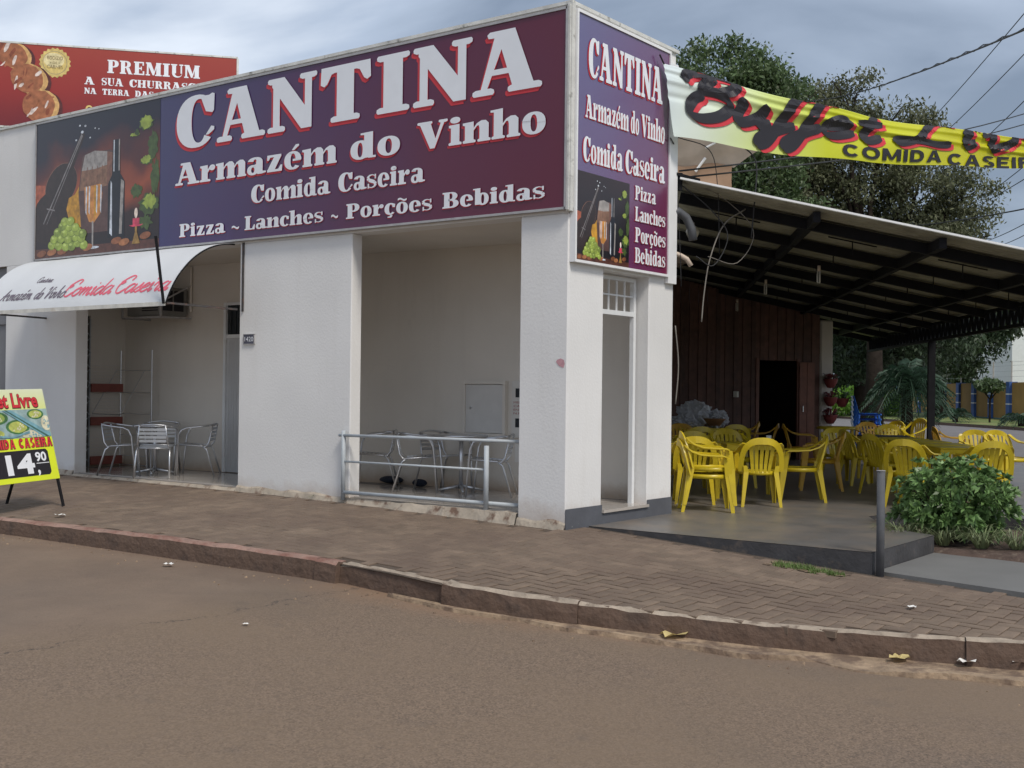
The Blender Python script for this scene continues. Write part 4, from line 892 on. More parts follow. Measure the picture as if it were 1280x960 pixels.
g = MB(); script(g, 'Comida', 1.90, 3.0, .15, .115, fA, 0, .5, .12, .30); script(g, 'Caseira', 3.02, 4.14, .15, .115, fA, 0, .5, .12, .30); g.build('lettering', 'ink_pink', aw)
g = MB(); script(g, 'Armazém', .40, 1.20, .14, .085, fA, 0, .4, .12, .26); script(g, 'do', 1.25, 1.45, .14, .085, fA, 0, .4, .12, .26); script(g, 'Vinho', 1.47, 1.98, .14, .085, fA, 0, .4, .12, .26); script(g, 'Cantina', 1.08, 1.45, .40, .048, fA, 0, .4, .14, .28); g.build('lettering', 'ink_grey', aw)

# window air conditioner in its cage on the porch back wall
ac = thing('air_conditioner', 'dusty window air conditioner in a metal cradle high on the porch wall', 'air conditioner', (1.3, 8.3, 2.4))
x = BWx(8.3)
g = MB(); g.box(x-.5, 7.95, 2.43, x-.02, 8.78, 2.85); g.build('body', 'ac_body', ac, bevel=.015)
g = MB(); [g.box(x-.508, 8.02, 2.5+k*.035, x-.5, 8.40, 2.515+k*.035) for k in range(9)]; g.build('grille', 'dark_void', ac)
g = MB(); [g.box(x-.47+q*.2, 7.943, 2.5, x-.47+q*.2+.17, 7.951, 2.80) for q in range(2)]; g.build('vent', 'dark_void', ac)
g = MB()
for y in (7.9, 8.83):
    g.beam((x-.54, y, 2.40), (x, y, 2.40), .025, .025); g.beam((x-.54, y, 2.40), (x-.54, y, 2.62), .025, .025); g.beam((x-.54, y, 2.62), (x, y, 2.9), .02, .02)
g.beam((x-.54, 7.9, 2.40), (x-.54, 8.83, 2.40), .025, .025); g.beam((x-.54, 7.9, 2.62), (x-.54, 8.83, 2.62), .02, .02); g.build('cradle', 'sign_frame', ac)

# folding lattice gate and display rack in the left porch
lg = thing('lattice_gate', 'narrow folding metal lattice gate by the left porch wall', 'gate', (.7, 9.4, .14))
g = MB()
for x_ in (.56, .82): g.beam((x_, 9.38, .14), (x_, 9.38, 2.4), .02, .02)
for k in range(9):
    z = .2+k*.24; g.beam((.56, 9.36, z), (.82, 9.36, z+.24), .012, .006, up=(0, 1, 0)); g.beam((.82, 9.353, z), (.56, 9.353, z+.24), .012, .006, up=(0, 1, 0))
g.build('lattice', 'galvanised', lg)
g = MB(); g.box(.2, 9.45, .13, .84, 9.5, 2.44); g.build('opening_shade_sheet', 'dark_void', lg)  # near-black sheet painted in for the shade inside the gate opening
rk = thing('display_rack', 'tall chrome wire display rack with red boards in the left porch', 'rack', (1.3, 9, .14))
g = MB()
xr = 1.36
for y in (9.36, 8.58): g.tube([(xr, y, .14), (xr, y, 1.93)], .011, 6)
for z in (1.62, 1.28, .95, .62, .3): g.tube([(xr, 9.36, z), (xr, 8.58, z)], .005, 5)
g.tube([(xr, 9.36, .16), (xr, 8.58, .16)], .011, 6)
g.build('frame', 'aluminium', rk)
g = MB()
for y in (9.33, 8.62): g.tube([(xr, y, 1.62), (xr-.1, y, 1.62), (xr-.52, y, .95)], .006, 5)
for z, dx in ((.95, .52), (1.28, .3)): g.tube([(xr-dx, 9.33, z), (xr-dx, 8.62, z)], .005, 5)
g.build('brace', 'aluminium', rk)
for z in (1.28, .77, .17):
    g = MB(); g.box(.80, 9.30, z, 1.36, 9.32, z+.13); g.build('board', 'red_board', rk)
g = MB(); 
for z in (1.28, .77, .17):
    for k in range(6): g.tube([(.8, 9.335, z+.16+k*.05), (1.36, 9.335, z+.16+k*.05)], .002, 4)
g.build('wires', 'aluminium', rk)

# ------------------------------------------------------------------ porch railing
rl = thing('porch_railing', 'low pale steel tube railing across the right porch opening', 'railing', (.04, 1.8, .14))
def tb(name, a, b, r_, n=10): q = MB(); q.tube([a, b], r_, n); q.build(name, 'galvanised', rl, smooth=True)
tb('post', (-.05, 3.07, .10), (-.05, 3.07, .90), .026); tb('post', (.02, 1.03, .11), (.02, 1.03, .80), .027)
tb('top_rail', (-.06, 3.13, .845), (.08, .60, .855), .018); tb('middle_rail', (-.05, 3.07, .545), (.03, 1.03, .545), .013); tb('bottom_rail', (-.05, 3.07, .19), (.08, .60, .19), .022)

# ------------------------------------------------------------------ aluminium chairs and tables
def alu_chair():
    t = thing('metal_chair', 'x', 'chair')
    def bendpath(s): # one side: front foot, up, arm, back corner ; facing +x
        return [(.24, s*.25, 0), (.215, s*.265, .3), (.19, s*.275, .55), (.15, s*.278, .635), (.08, s*.275, .665), (-.1, s*.262, .685), (-.22, s*.23, .70)]
    g = MB()
    for s in (-1, 1): g.tube(bendpath(s), .0125, 8)
    arc = [(-.22-.055*math.sin(math.pi*k/8), lerp(-.23, .23, k/8), .70+.025*math.sin(math.pi*k/8)) for k in range(9)]; g.tube(arc, .0125, 8)
    g.build('arm_frame', 'aluminium', t, True, False)
    g = MB()
    for s in (-1, 1): g.tube([(.22, s*.22, .43), (-.12, s*.21, .41), (-.17, s*.205, .40), (-.215, s*.2, .46), (-.265, s*.17, .72)], .011, 8)
    g.tube([(.22, -.26, .43), (.22, .26, .43)], .011, 8); g.tube([(-.17, -.2, .40), (-.17, .2, .40)], .011, 8)
    g.build('seat_frame', 'aluminium', t, True, False)
    for s in (-1, 1):
        g = MB(); g.tube([(-.13, s*.21, .41), (-.19, s*.22, .36), (-.30, s*.235, 0)], .0125, 8); g.build('leg', 'aluminium', t, True, False)
    for k in range(7):
        g = MB(); x0 = .18-k*.055; g.box(x0-.02, -.215, .428-.004*k, x0+.02, .215, .433-.004*k); g.build('seat_slat', 'aluminium', t, False, False, bevel=.001)
    for k in range(4):
        z = .50+k*.052; x0 = -.222-(z-.46)*.19; g = MB(); g.box(x0-.003, -.178, z-.018, x0+.003, .178, z+.018); g.build('back_slat', 'aluminium', t, False, False, bevel=.001)
    return t
ALU = alu_chair(); alu_used = [False]
def put_alu(x, y, deg, label, group):
    o = ALU if not alu_used[0] else copy_tree(ALU); alu_used[0] = True
    o.location = (x, y, .138); o.rotation_euler = (0, 0, R(deg)); o['label'] = label; o['group'] = group; return o
G1 = 'aluminium chairs in the porches'
put_alu(.29, 7.02, 44, 'aluminium chair with its slatted back to the street, nearest of the left porch table', G1)
put_alu(.22, 7.62, -55, 'aluminium chair left of the round table, in front of the red boards', G1)
put_alu(.98, 7.02, 130, 'aluminium chair right of the round table in the left porch', G1)
put_alu(1.05, 7.95, -140, 'aluminium chair behind the round table in the left porch, mostly hidden', G1)
put_alu(1.22, 3.78, 128, 'aluminium chair at the left end of the railed porch, facing right table', G1)
put_alu(1.14, 2.98, -50, 'aluminium chair left of the pedestal table behind the railing', G1)
put_alu(1.58, 2.92, -95, 'aluminium chair against the back wall behind the pedestal table', G1)
put_alu(1.30, 1.98, 118, 'aluminium chair right of the pedestal table, below the meter boxes', G1)
def alu_table(x, y, r_, label, name='pedestal_table'):
    t = thing(name, label, 'table', (x, y, .138), 0, 'round aluminium pedestal tables')
    g = MB(); g.lathe([(0, .70), (r_-.02, .70), (r_, .695), (r_, .675), (r_-.02, .67), (0, .67)], n=28); g.build('tabletop', 'aluminium', t, True, False)
    g = MB(); g.tube([(0, 0, .04), (0, 0, .68)], .026, 10); g.build('column', 'aluminium', t, True, False)
    for k in range(4):
        a = R(45+90*k); g = MB(); g.tube([(.02*math.cos(a), .02*math.sin(a), .07), (.28*math.cos(a), .28*math.sin(a), .02)], [.022, .014], 8); g.build('foot', 'aluminium', t, True, False)
alu_table(.62, 7.48, .31, 'round aluminium pedestal table among chairs in the left porch')
alu_table(1.42, 2.52, .33, 'round aluminium pedestal table behind the porch railing')
for (x, y, l) in ((1.72, 3.95, 'crumpled navy cloth on the porch floor at the left end'), (1.6, 3.35, 'small dark bundle on the porch floor by the back wall')):
    g = MB(); sc = 1 if y > 3.5 else .6
    g.grid(lambda a, b: (x+.09*sc*math.sin(a*math.pi)*math.cos(b*6.28)*(1+.3*mnoise.noise(Vector((a*4, b*5, x)))), y+.2*sc*math.sin(a*math.pi)*math.sin(b*6.28)*(1+.3*mnoise.noise(Vector((a*4, b*5, 3)))), .14+.05+.05*math.cos(a*math.pi)), 8, 12); tag(g.build('cloth_bundle', 'cloth_navy', None, True), l, 'cloth')

# ------------------------------------------------------------------ terrace slab, ramp, planting bed, post
g = MB()
slab = [(.42, .0), (.42, -2.98), (2.11, -2.99), (2.25, -2.72), (2.8, -2.2), (3.4, -1.85), (4.0, -1.9), (4.42, -2.5), (4.42, -6.4), (12, -4.6), (17.6, 2.4), (14.3, 7.4), (2.2, 7.4), (2.14, 0)]
slab = slab[::-1]
g.prism(slab, -.75, -.004)
g.build('x', 'cement_side'); o = bpy.data.objects['x']; o.name = 'terrace'; struct(o)
g = MB(); g.poly([(a, b, 0) for a, b in slab[::1]]); 
q = g.build('floor_surface', 'smooth_cement', o)
g = MB(); g.prism([(.5, -3.0), (.30, -5.2), (.2, -7.5), (2.0, -7.5), (2.13, -3.0)][::-1], -.45, -.17); g.v = [(x, y, z+(gline(y)+.19)*.75 if z > -.3 else z) for x, y, z in g.v]
struct(g.build('ramp', 'ramp_cement'))
g = MB(); g.grid(lambda a, b: (lerp(1.9, 4.5, a), lerp(-7.4, -1.7, b), -.145+.03*mnoise.noise(Vector((a*6, b*9, 1)))-(.14 if a < .03 else (.07 if a < .09 else 0))), 20, 36); struct(g.build('planting_bed', 'soil', smooth=True))
ps = thing('steel_post', 'short grey steel post standing at the terrace corner', 'post', (.43, -3.05, -.2))
g = MB(); g.tube([(.43, -3.05, -.3), (.43, -3.05, .72)], .035, 14); g.build('tube', 'galvanised_post', ps, True)
g = MB(); g.tube([(.43, -3.05, .72), (.43, -3.05, .725)], .040, 14); g.build('cap', 'sign_frame', ps)

# ------------------------------------------------------------------ canopy
A_ = Vector((math.cos(R(30.8)), math.sin(R(30.8)), 0)); B_ = Vector((A_.y, -A_.x, 0)); PR = Vector((12.57, .36, 2.72)); SL = .215
def RC(a, b, dz=0): return PR+A_*a+B_*b+Vector((0, 0, -SL*b+dz))
def roof_z(x, y): return PR.z-SL*((Vector((x, y, 0))-Vector((PR.x, PR.y, 0))).dot(B_))
cn = thing('canopy', 'open lean-to metal canopy on black steel frame sloping over the terrace', 'canopy', tuple(RC(0, 0, -2.72)))
for k in range(15):
    a0 = -9.17+k*1.01; g = MB(); n = 28
    g.grid(lambda s, t: RC(a0+s*1.03, lerp(-4.97, .18, t), 0.03+.017*math.sin(s*n/2*math.pi)+k*.0008), n*2, 1); g.build('roof_panel', 'roof_sheet', cn, True)
g = MB(); g.beam(RC(-9.19, -4.97, .045), RC(-9.19, .2, .045), .03, .022); g.build('edge_flashing', 'flashing', cn)
for a in (-8.5, -6.85, -5.2, -3.6, -1.9, -.1, 1.8, 3.8, 5.7):
    g = MB(); g.beam(RC(a, -4.95, -.065), RC(a, .1, -.065), .08, .125, up=(0, 0, 1)); g.build('rafter', 'black_steel', cn)
for b in (-3.42, -2.03, -.75):
    g = MB(); g.beam(RC(-9.1, b, -.06), RC(5.9, b, -.06), .08, .12); g.build('beam', 'black_steel', cn)
g = MB(); H0, H1 = -.04, -.33
g.beam(RC(-9.1, -.03, H0), RC(5.9, -.03, H0), .06, .05); g.beam(RC(-9.1, -.03, H1), RC(5.9, -.03, H1), .06, .05)
for k in range(50):
    a = -9.1+k*.3; g.beam(RC(a, -.03, H0), RC(a+.15, -.03, H1), .045, .045, up=(1, 0, 0)); g.beam(RC(a+.15, -.03, H1), RC(a+.3, -.03, H0), .045, .045, up=(1, 0, 0))
g.build('girder', 'black_steel', cn)
g = MB()
for i, a in enumerate((-7.5, -6.0, -4.4, -2.8, -1., .8, 2.8)):
    for b in (-4.2, -2.75, -1.4, -.4):
        g.beam(RC(a, b, .01), RC(a, b, -.17), .012, .012)
        g.beam(RC(a, b-.3, .0), RC(a, b+.3, .0), .015, .015)
g.build('sag_rods', 'black_steel', cn)['kind'] = 'stuff'
for a in (-.12, -8.9):
    p = RC(a, -.03, 0); g = MB(); g.beam((p.x, p.y, -.1), (p.x, p.y, p.z-.34), .12, .12, up=(.86, .51, 0)); g.build('column', 'black_steel', cn)
def bulb(pos, label, big=False):
    t = thing('hanging_lamp', label, 'lamp', pos, 0, 'lamps under the canopy')
    g = MB(); g.tube([(0, 0, .12), (0, 0, .04)], .022, 8); g.build('socket', 'pvc_beige', t, True, False)
    g = MB()
    if big: g.lathe([(0, -.09), (.06, -.07), (.09, 0), (.06, .06), (.02, .08)], n=14)
    else:
        for q in range(3): an = q*2.09; g.tube([(.02*math.cos(an), .02*math.sin(an), .04), (.02*math.cos(an), .02*math.sin(an), -.10), (.012*math.cos(an), .012*math.sin(an), -.115)], .011, 6)
    g.build('tube', 'lamp_white', t, True, False)

# rear house wall of upright planks with an open door
WA, WB = Vector((10.9, 5.47, 0)), Vector((14.02, 3.15, 0)); WD = (WB-WA).normalized(); WN = Vector((WD.y, -WD.x, 0)); 
if WN.dot(CAM.to_3d()-WA) < 0: WN = -WN
WL = (WB-WA).length
house = thing('rear_house', 'dark reddish plank house wall with an open black doorway under the canopy', 'house', tuple((WA+WB)/2))
DW0, DW1 = .855+1.6, .855+2.52    # door opening along the wall (metres from WA)
k = 0; s = 0
def wp_(s, n=0, z=0): p = WA+WD*s+WN*n; return (p.x, p.y, z)
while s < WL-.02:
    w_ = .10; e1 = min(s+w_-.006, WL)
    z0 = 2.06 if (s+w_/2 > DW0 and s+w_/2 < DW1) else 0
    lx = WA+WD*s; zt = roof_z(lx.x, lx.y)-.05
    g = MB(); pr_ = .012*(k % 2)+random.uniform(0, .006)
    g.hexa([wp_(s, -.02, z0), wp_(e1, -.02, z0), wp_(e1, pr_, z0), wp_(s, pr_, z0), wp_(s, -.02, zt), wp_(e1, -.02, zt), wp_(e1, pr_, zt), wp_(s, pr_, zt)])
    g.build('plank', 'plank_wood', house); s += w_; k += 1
g = MB()
for s in (DW0-.05, DW1-.02): g.hexa([wp_(s, -.02, 0), wp_(s+.07, -.02, 0), wp_(s+.07, .035, 0), wp_(s, .035, 0), wp_(s, -.02, 2.1), wp_(s+.07, -.02, 2.1), wp_(s+.07, .035, 2.1), wp_(s, .035, 2.1)])
g.build('door_frame', 'door_wood', house)
g = MB(); d0 = Vector(wp_(DW1+.02, .04)); dd = (WD*.99+WN*.1).normalized()
for q in range(2):
    a = d0+dd*(q*.17); b = a+dd*.16; n_ = Vector((dd.y, -dd.x, 0))*.03
    g.hexa([a, b, b+n_, a+n_]+[p+Vector((0, 0, 2.03)) for p in (a, b, b+n_, a+n_)])
o = g.build('door', 'door_wood', house)
g = MB(); g.tube([d0+dd*.06+WN*.06+Vector((0, 0, 1.0)), d0+dd*.06+WN*.06+Vector((0, 0, 1.12))], .012, 6); g.build('handle', 'aluminium', o)
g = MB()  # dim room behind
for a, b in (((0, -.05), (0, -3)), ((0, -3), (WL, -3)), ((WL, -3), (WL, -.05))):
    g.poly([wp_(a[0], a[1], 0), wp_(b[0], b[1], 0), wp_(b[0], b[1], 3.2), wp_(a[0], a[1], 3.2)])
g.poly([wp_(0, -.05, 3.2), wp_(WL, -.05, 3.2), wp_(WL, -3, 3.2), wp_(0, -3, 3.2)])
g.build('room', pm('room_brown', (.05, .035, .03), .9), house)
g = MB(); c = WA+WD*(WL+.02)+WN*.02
a = c; b = c+WD*.30; bk = -WN*.3
g.hexa([a, a+bk, b+bk, b]+[p+Vector((0, 0, 2.93)) for p in (a, a+bk, b+bk, b)]); g.build('pillar', 'pillar_cream', house, bevel=.03)
for s, z in ((1.75*.0+.95, 1.62), (1.6+.3, 2.3)):
    pass
sw = thing('wall_switch', 'tiny pale electric switch on the plank wall beside the door', 'switch', wp_(1.95, .03, 1.35))
g = MB(); g.box(-.04, -.04, -.06, .04, .04, .06); g.build('plate', 'lamp_white', sw, world=False)
# hanging pots
def potted(s, n, z, mat, label, sc=1):
    p = wp_(WL+s, n, z); t = thing('hanging_pot', label, 'flower pot', p, 0, 'flower pots on the cream pillar')
    g = MB(); g.lathe([(0, -.12), (.07, -.11), (.125, -.02), (.145, .05), (.15, .07), (.13, .07), (.11, .0), (0, 0)], n=16); g.build('pot', 'terracotta', t, True, False)
    g = MB()
    for q in range(26):
        a = random.uniform(0, 6.28); l = random.uniform(.07, .19); up = random.uniform(.02, .17); w_ = .03
        p0 = Vector((.05*math.cos(a), .05*math.sin(a), .05)); p1 = p0+Vector((l*math.cos(a)*.6, l*math.sin(a)*.6, up)); p2 = p0+Vector((l*math.cos(a)*1.1, l*math.sin(a)*1.1, up*.6)); sd_ = Vector((-math.sin(a), math.cos(a), 0))*w_
        g.poly([p0, p1-sd_, p2, p1+sd_])
    g.build('foliage', mat, t, world=False)
potted(.17, .17, 1.62, 'red_leaf', 'red wall pot with reddish plant, topmost on the cream pillar')
potted(.17, .17, 1.24, 'red_leaf', 'dark red wall pot with pink plant, middle one on the cream pillar')
potted(.17, .17, .87, 'red_leaf', 'red wall pot, lowest on the cream pillar')
potted(.55, -.0, 1.22, 'green_leaf', 'dark wall pot round the right side of the cream pillar')

# ------------------------------------------------------------------ yellow monobloc chairs
def yellow_chair(name='plastic_chair', mat='yellow_plastic'):
    t = thing(name, 'x', 'chair')
    g = MB()  # seat shell
    def seat(a, b):
        x = lerp(.235, -.215, a); y = (b-.5)*lerp(.46, .40, a); z = .425+.018*((b-.5)*2)**2-.018*math.sin(a*math.pi)-(.03*(1-a/.12)**2 if a < .12 else 0); return (x, y, z)
    g.grid(seat, 10, 8); n0 = len(g.v); g.grid(lambda a, b: tuple(Vector(seat(a, b))-Vector((0, 0, .012))), 10, 8)
    g.sweep([(.235, -.22, .40), (.24, 0, .395), (.235, .22, .40)], (0, 0, 1), .055, .01)
    for s in (-1, 1): g.sweep([(.22, s*.232, .415), (0, s*.222, .41), (-.21, s*.205, .415)], (0, 0, 1), .05, .008)
    g.sweep([(-.215, -.2, .41), (-.22, 0, .405), (-.215, .2, .41)], (0, 0, 1), .05, .008)
    g.build('seat', mat, t, True, False)
    # back frame: loop from seat rear up and over
    path = []; sides = []; ws = []
    for k in range(25):
        a = lerp(-1, 1, k/24); th = a*math.pi/2*1.0
        y = .245*math.copysign(abs(math.sin(th))**.75, th); z = .43+.375*abs(math.cos(th))**.62 if abs(a) < .999 else .43
        x = -.215-(z-.43)*.27-.03*(1-abs(y)/.25)
        path.append((x, y, z)); sides.append((-.1, -math.sin(th)*.9, -math.cos(th)*.9)); ws.append(lerp(.075, .05, abs(a)))
    g = MB(); g.sweep(path, sides, [q*1.15 for q in ws], .018); g.build('back_frame', mat, t, False, False)
    for k in range(5):
        y = (k-2)*.062; g = MB()
        p = [(-.212-.012*(1-abs(y)/.2), y*.8, .415), (-.235, y*.88, .52), (-.27, y, .64), (-.318+abs(y)*.12, y*1.1, .775-abs(y)*.22)]
        g.sweep(p, (0, 1, 0), [.034, .040, .044, .040], .010); g.build('back_slat', mat, t, False, False)
    for s in (-1, 1):
        g = MB(); g.sweep([(.20, s*.262, .60), (.20, s*.268, .635), (.165, s*.275, .652), (.05, s*.278, .655), (-.1, s*.272, .665), (-.2, s*.262, .70), (-.262, s*.245, .745), (-.285, s*.22, .775)], (0, s*1., .15), [.06, .064, .064, .062, .056, .05, .045, .04], .016); g.build('arm', mat, t, False, False)
        for fr in (0, 1):
            g = MB()
            if fr == 0:
                pth = [(.275, s*.275, 0), (.25, s*.262, .2), (.225, s*.25, .42), (.20, s*.262, .63)]; wd = [.042, .06, .085, .075]
            else:
                pth = [(-.30, s*.245, 0), (-.262, s*.228, .2), (-.222, s*.208, .42), (-.232, s*.215, .50)]; wd = [.036, .05, .066, .05]
            g.sweep(pth, (1, 0, 0), wd, .010); g.sweep([tuple(Vector(p)+Vector(((wd[i]/2-.004)*(1 if fr == 0 else -1), -s*wd[i]*.42, 0))) for i, p in enumerate(pth)], (0, 1, 0), [w_*.85 for w_ in wd], .010)
            g.build('leg', mat, t, False, False)
    return t
YC = yellow_chair(); used = [False]
GY = 'yellow plastic armchairs on the terrace'
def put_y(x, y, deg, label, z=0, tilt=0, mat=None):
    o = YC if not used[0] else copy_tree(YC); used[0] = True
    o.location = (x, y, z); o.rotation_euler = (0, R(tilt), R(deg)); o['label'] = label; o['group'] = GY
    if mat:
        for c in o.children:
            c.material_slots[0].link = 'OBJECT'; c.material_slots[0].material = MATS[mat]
    return o
YL = [
 (2.72, -.15, -56, 'bright yellow armchair seen side-on beside the white wall corner, lower of a stack of two', 0, 0),
 (2.735, -.17, -56, 'bright yellow armchair stacked upside of another beside the white wall corner, upper one', .085, 0),
 (3.80, -.29, 35, 'yellow slatted armchair with its back squarely to the street, nearest in the middle', 0, 0),
 (4.70, -.46, 119, 'yellow armchair seen side-on facing left, right of the front table', 0, 0),
 (6.60, .05, 115, 'orange-yellow armchair just behind the side-on one right of the front table', 0, 0),
 (3.53, .44, 29, 'yellow armchair with its back to the street right behind the two stacked ones', 0, 0),
 (5.22, 1.43, 37, 'shaded yellow armchair, second back behind the stacked pair by the wall', 0, 0),
 (6.19, 1.24, -135, 'yellow armchair facing the street across the front table with light through its slats', 0, 0),
 (8.09, 3.08, -138, 'dull yellow armchair half hidden beside the wall in front of the bags', 0, 0),
 (7.26, 2.39, 37, 'broad-backed dull yellow armchair third back beside the wall', 0, 0),
 (8.89, 2.59, 37, 'yellow armchair below the brown bowl with its back to the street', 0, 0),
 (9.82, 2.53, 112, 'orange-yellow armchair left of the black doorway facing left', 0, 0),
 (10.62, 3.28, 117, 'farthest armchair left of the doorway near the heap of bags', 0, 0),
 (10.02, 1.79, -63, 'orange-yellow armchair in front of the doorway facing right with a white top edge', 0, 0),
 (8.20, .32, -128, 'yellow armchair with brightly lit slats left of the long table row', 0, 0),
 (7.94, -.08, -43, 'yellow armchair pulled to the long table row behind the grey post', 0, 0),
 (6.51, -.98, -35, 'yellow armchair side-on to the long table row right behind the steel post', 0, 0),
 (4.98, -1.82, -1, 'yellow armchair nearest the bush on its left, back turned to the street', 0, 0),
 (5.31, -2.59, 32, 'yellow armchair rising directly behind the green bush', 0, 0),
 (9.32, -1.44, -148, 'yellow armchair on the far side of the long table, left of the far pair', 0, 0),
 (9.60, -1.78, -128, 'yellow armchair on the far side of the long table, right of the far pair', 0, 0),
 (11.27, .60, -143, 'yellow armchair at the far left end of the long dark covered table', 0, 0),
 (12.61, 1.44, -133, 'orange-yellow armchair below the blue stack', 0, 0),
 (14.1, 1.75, -203, 'yellow armchair tipped against a table beside the tree trunks', 0, 0),
 (14.6, 1.3, 150, 'yellow armchair tipped beside another right of the blue stack', 0, 14),
 (10.9, -.55, -60, 'orange armchair back poking up beside the black column', 0, 0)]
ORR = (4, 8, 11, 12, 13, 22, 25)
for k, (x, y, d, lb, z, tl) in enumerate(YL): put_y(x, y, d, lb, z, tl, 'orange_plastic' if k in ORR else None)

def plastic_table(x, y, deg, label, mat='yellow_plastic', topmat=None):
    t = thing('plastic_table', label, 'table', (x, y, 0), R(deg), 'yellow plastic tables on the terrace')
    g = MB(); g.box(-.37, -.37, .70, .37, .37, .72); g.build('tabletop', topmat or mat, t, world=False, bevel=.008)
    g = MB()
    for a in ((-.36, -.36, .36, -.345), (-.36, .345, .36, .36), (-.36, -.345, -.345, .345), (.345, -.345, .36, .345)): g.box(a[0], a[1], .64, a[2], a[3], .70)
    g.build('apron', mat, t, world=False)
    for sx in (-1, 1):
        for sy in (-1, 1):
            g = MB(); g.sweep([(sx*.335, sy*.352, 0), (sx*.325, sy*.347, .68)], (1, 0, 0), [.045, .08], .012); g.sweep([(sx*.352, sy*.335, 0), (sx*.347, sy*.325, .68)], (0, 1, 0), [.045, .08], .012); g.build('leg', mat, t, world=False)
    return t
plastic_table(4.82, .32, 37, 'yellow square plastic table between the front chairs, right of two')
plastic_table(4.30, .95, 37, 'yellow square plastic table near the white wall, left of two')
plastic_table(5.98, -2.12, 32, 'yellow plastic table nearest the bush in the long row')
plastic_table(6.75, -1.58, 32, 'yellow plastic table second from the bush in the long row')
plastic_table(7.55, -1.06, 32, 'yellow plastic table in the middle of the long row')
plastic_table(8.30, -.5, 32, 'yellow plastic table fourth from the bush in the long row')
plastic_table(9.1, .0, 32, 'plastic table with a dark top at the far end of the long row', 'yellow_plastic', 'cloth_navy')
tb_ = thing('bag_table', 'low table under heaped pale plastic bags at the back by the wall', 'table', (9.9, 3.9, 0))
g = MB(); g.box(-.5, -.4, .68, .5, .4, .72); g.build('tabletop', 'yellow_plastic', tb_, world=False)
for sx in (-1, 1):
    for sy in (-1, 1): g = MB(); g.beam((sx*.45, sy*.35, 0), (sx*.45, sy*.35, .68), .05, .05); g.build('leg', 'yellow_plastic', tb_, world=False)
def crumple(name, c, r_, seed, mat, label, cat_, n=18, sq=.8):
    g = MB()
    def fn(a, b):
        th = a*math.pi; ph = b*2*math.pi; d = Vector((math.sin(th)*math.cos(ph), math.sin(th)*math.sin(ph), math.cos(th)))
        k = 1+.45*mnoise.noise(d*2.2+Vector((seed, 0, 0)))+.25*mnoise.noise(d*6+Vector((seed, 3, 0)))
        return (c[0]+d.x*r_*k, c[1]+d.y*r_*k, c[2]+d.z*r_*k*sq)
    g.grid(fn, n, n*2); return tag(g.build(name, mat, None), label, cat_)
crumple('plastic_bag', (10.05, 3.95, .96), .30, 3, 'plastic_bag', 'pale crumpled plastic bag heaped highest at the back left', 'bag')
crumple('plastic_bag', (10.32, 3.62, .88), .20, 9, 'plastic_bag', 'smaller crumpled bag right of the tallest bag at the back', 'bag')
crumple('plastic_bag', (9.72, 3.98, .82), .26, 15, 'plastic_bag', 'flat grey bag left of the tall bag heap, low beside the wall', 'bag', sq=.55)
bw = thing('bowl', 'brown bowl resting by the bags at the back', 'bowl', (9.6, 3.3, .78)); g = MB(); g.lathe([(0, 0), (.1, 0), (.2, .12), (.21, .13), (.19, .12), (.09, .02), (0, .02)], n=20); g.build('shell', pm('bowl_brown', (.28, .14, .06), .5), bw, True, False)
gl_ = thing('drinking_glass', 'small clear tumbler on the front yellow table', 'glass', (5.0, .12, .72)); g = MB(); g.lathe([(0, 0), (.03, 0), (.036, .10), (.033, .10), (.028, .01), (0, .01)], n=14); g.build('tumbler', 'table_clear', gl_, True, False)
rt = thing('round_table', 'round yellow table near the cream pillar', 'table', (13.1, 2.35, 0)); 
g = MB(); g.lathe([(0, .74), (.40, .73), (.45, .70), (.44, .68), (0, .68)], n=28); g.build('tabletop', 'yellow_plastic', rt, True, False)
for k in range(4): a = R(45+90*k); g = MB(); g.beam((.3*math.cos(a), .3*math.sin(a), 0), (.28*math.cos(a), .28*math.sin(a), .7), .05, .05); g.build('leg', 'yellow_plastic', rt, world=False)
# blue stack
bc = thing('stacking_chair', 'x', 'chair', (14.35, 2.55, 0), R(-60), 'stacked blue chairs')
g = MB(); g.grid(lambda a, b: (lerp(.24, -.2, a), (b-.5)*.46, .44+.015*math.cos(b*6.28)), 6, 6); g.grid(lambda a, b: (lerp(.24, -.2, a), (b-.5)*.46, .425+.015*math.cos(b*6.28)), 6, 6); g.sweep([(.24, -.23, .43), (.24, .23, .43)], (0, 0, 1), .04, .02); g.build('seat', 'blue_plastic', bc, True, False)
g = MB(); g.sweep([(-.2, 0, .44), (-.25, 0, .6), (-.31, 0, .82)], (0, 1, 0), [.42, .44, .38], .015); g.build('backrest', 'blue_plastic', bc, True, False)
for sx, sy in ((1, 1), (1, -1), (-1, 1), (-1, -1)): g = MB(); g.beam((sx*.24, sy*.22, 0), (sx*.2, sy*.2, .43), .035, .035); g.build('leg', 'blue_plastic', bc, world=False)
names = ['lowest', 'second lowest', 'middle', 'fourth from the floor', 'second highest', 'topmost']
for k in range(6):
    o = bc if k == 0 else copy_tree(bc); o.location = (14.7, 2.36, k*.105); o['label'] = names[k]+' chair of the blue stack right of the cream pillar'

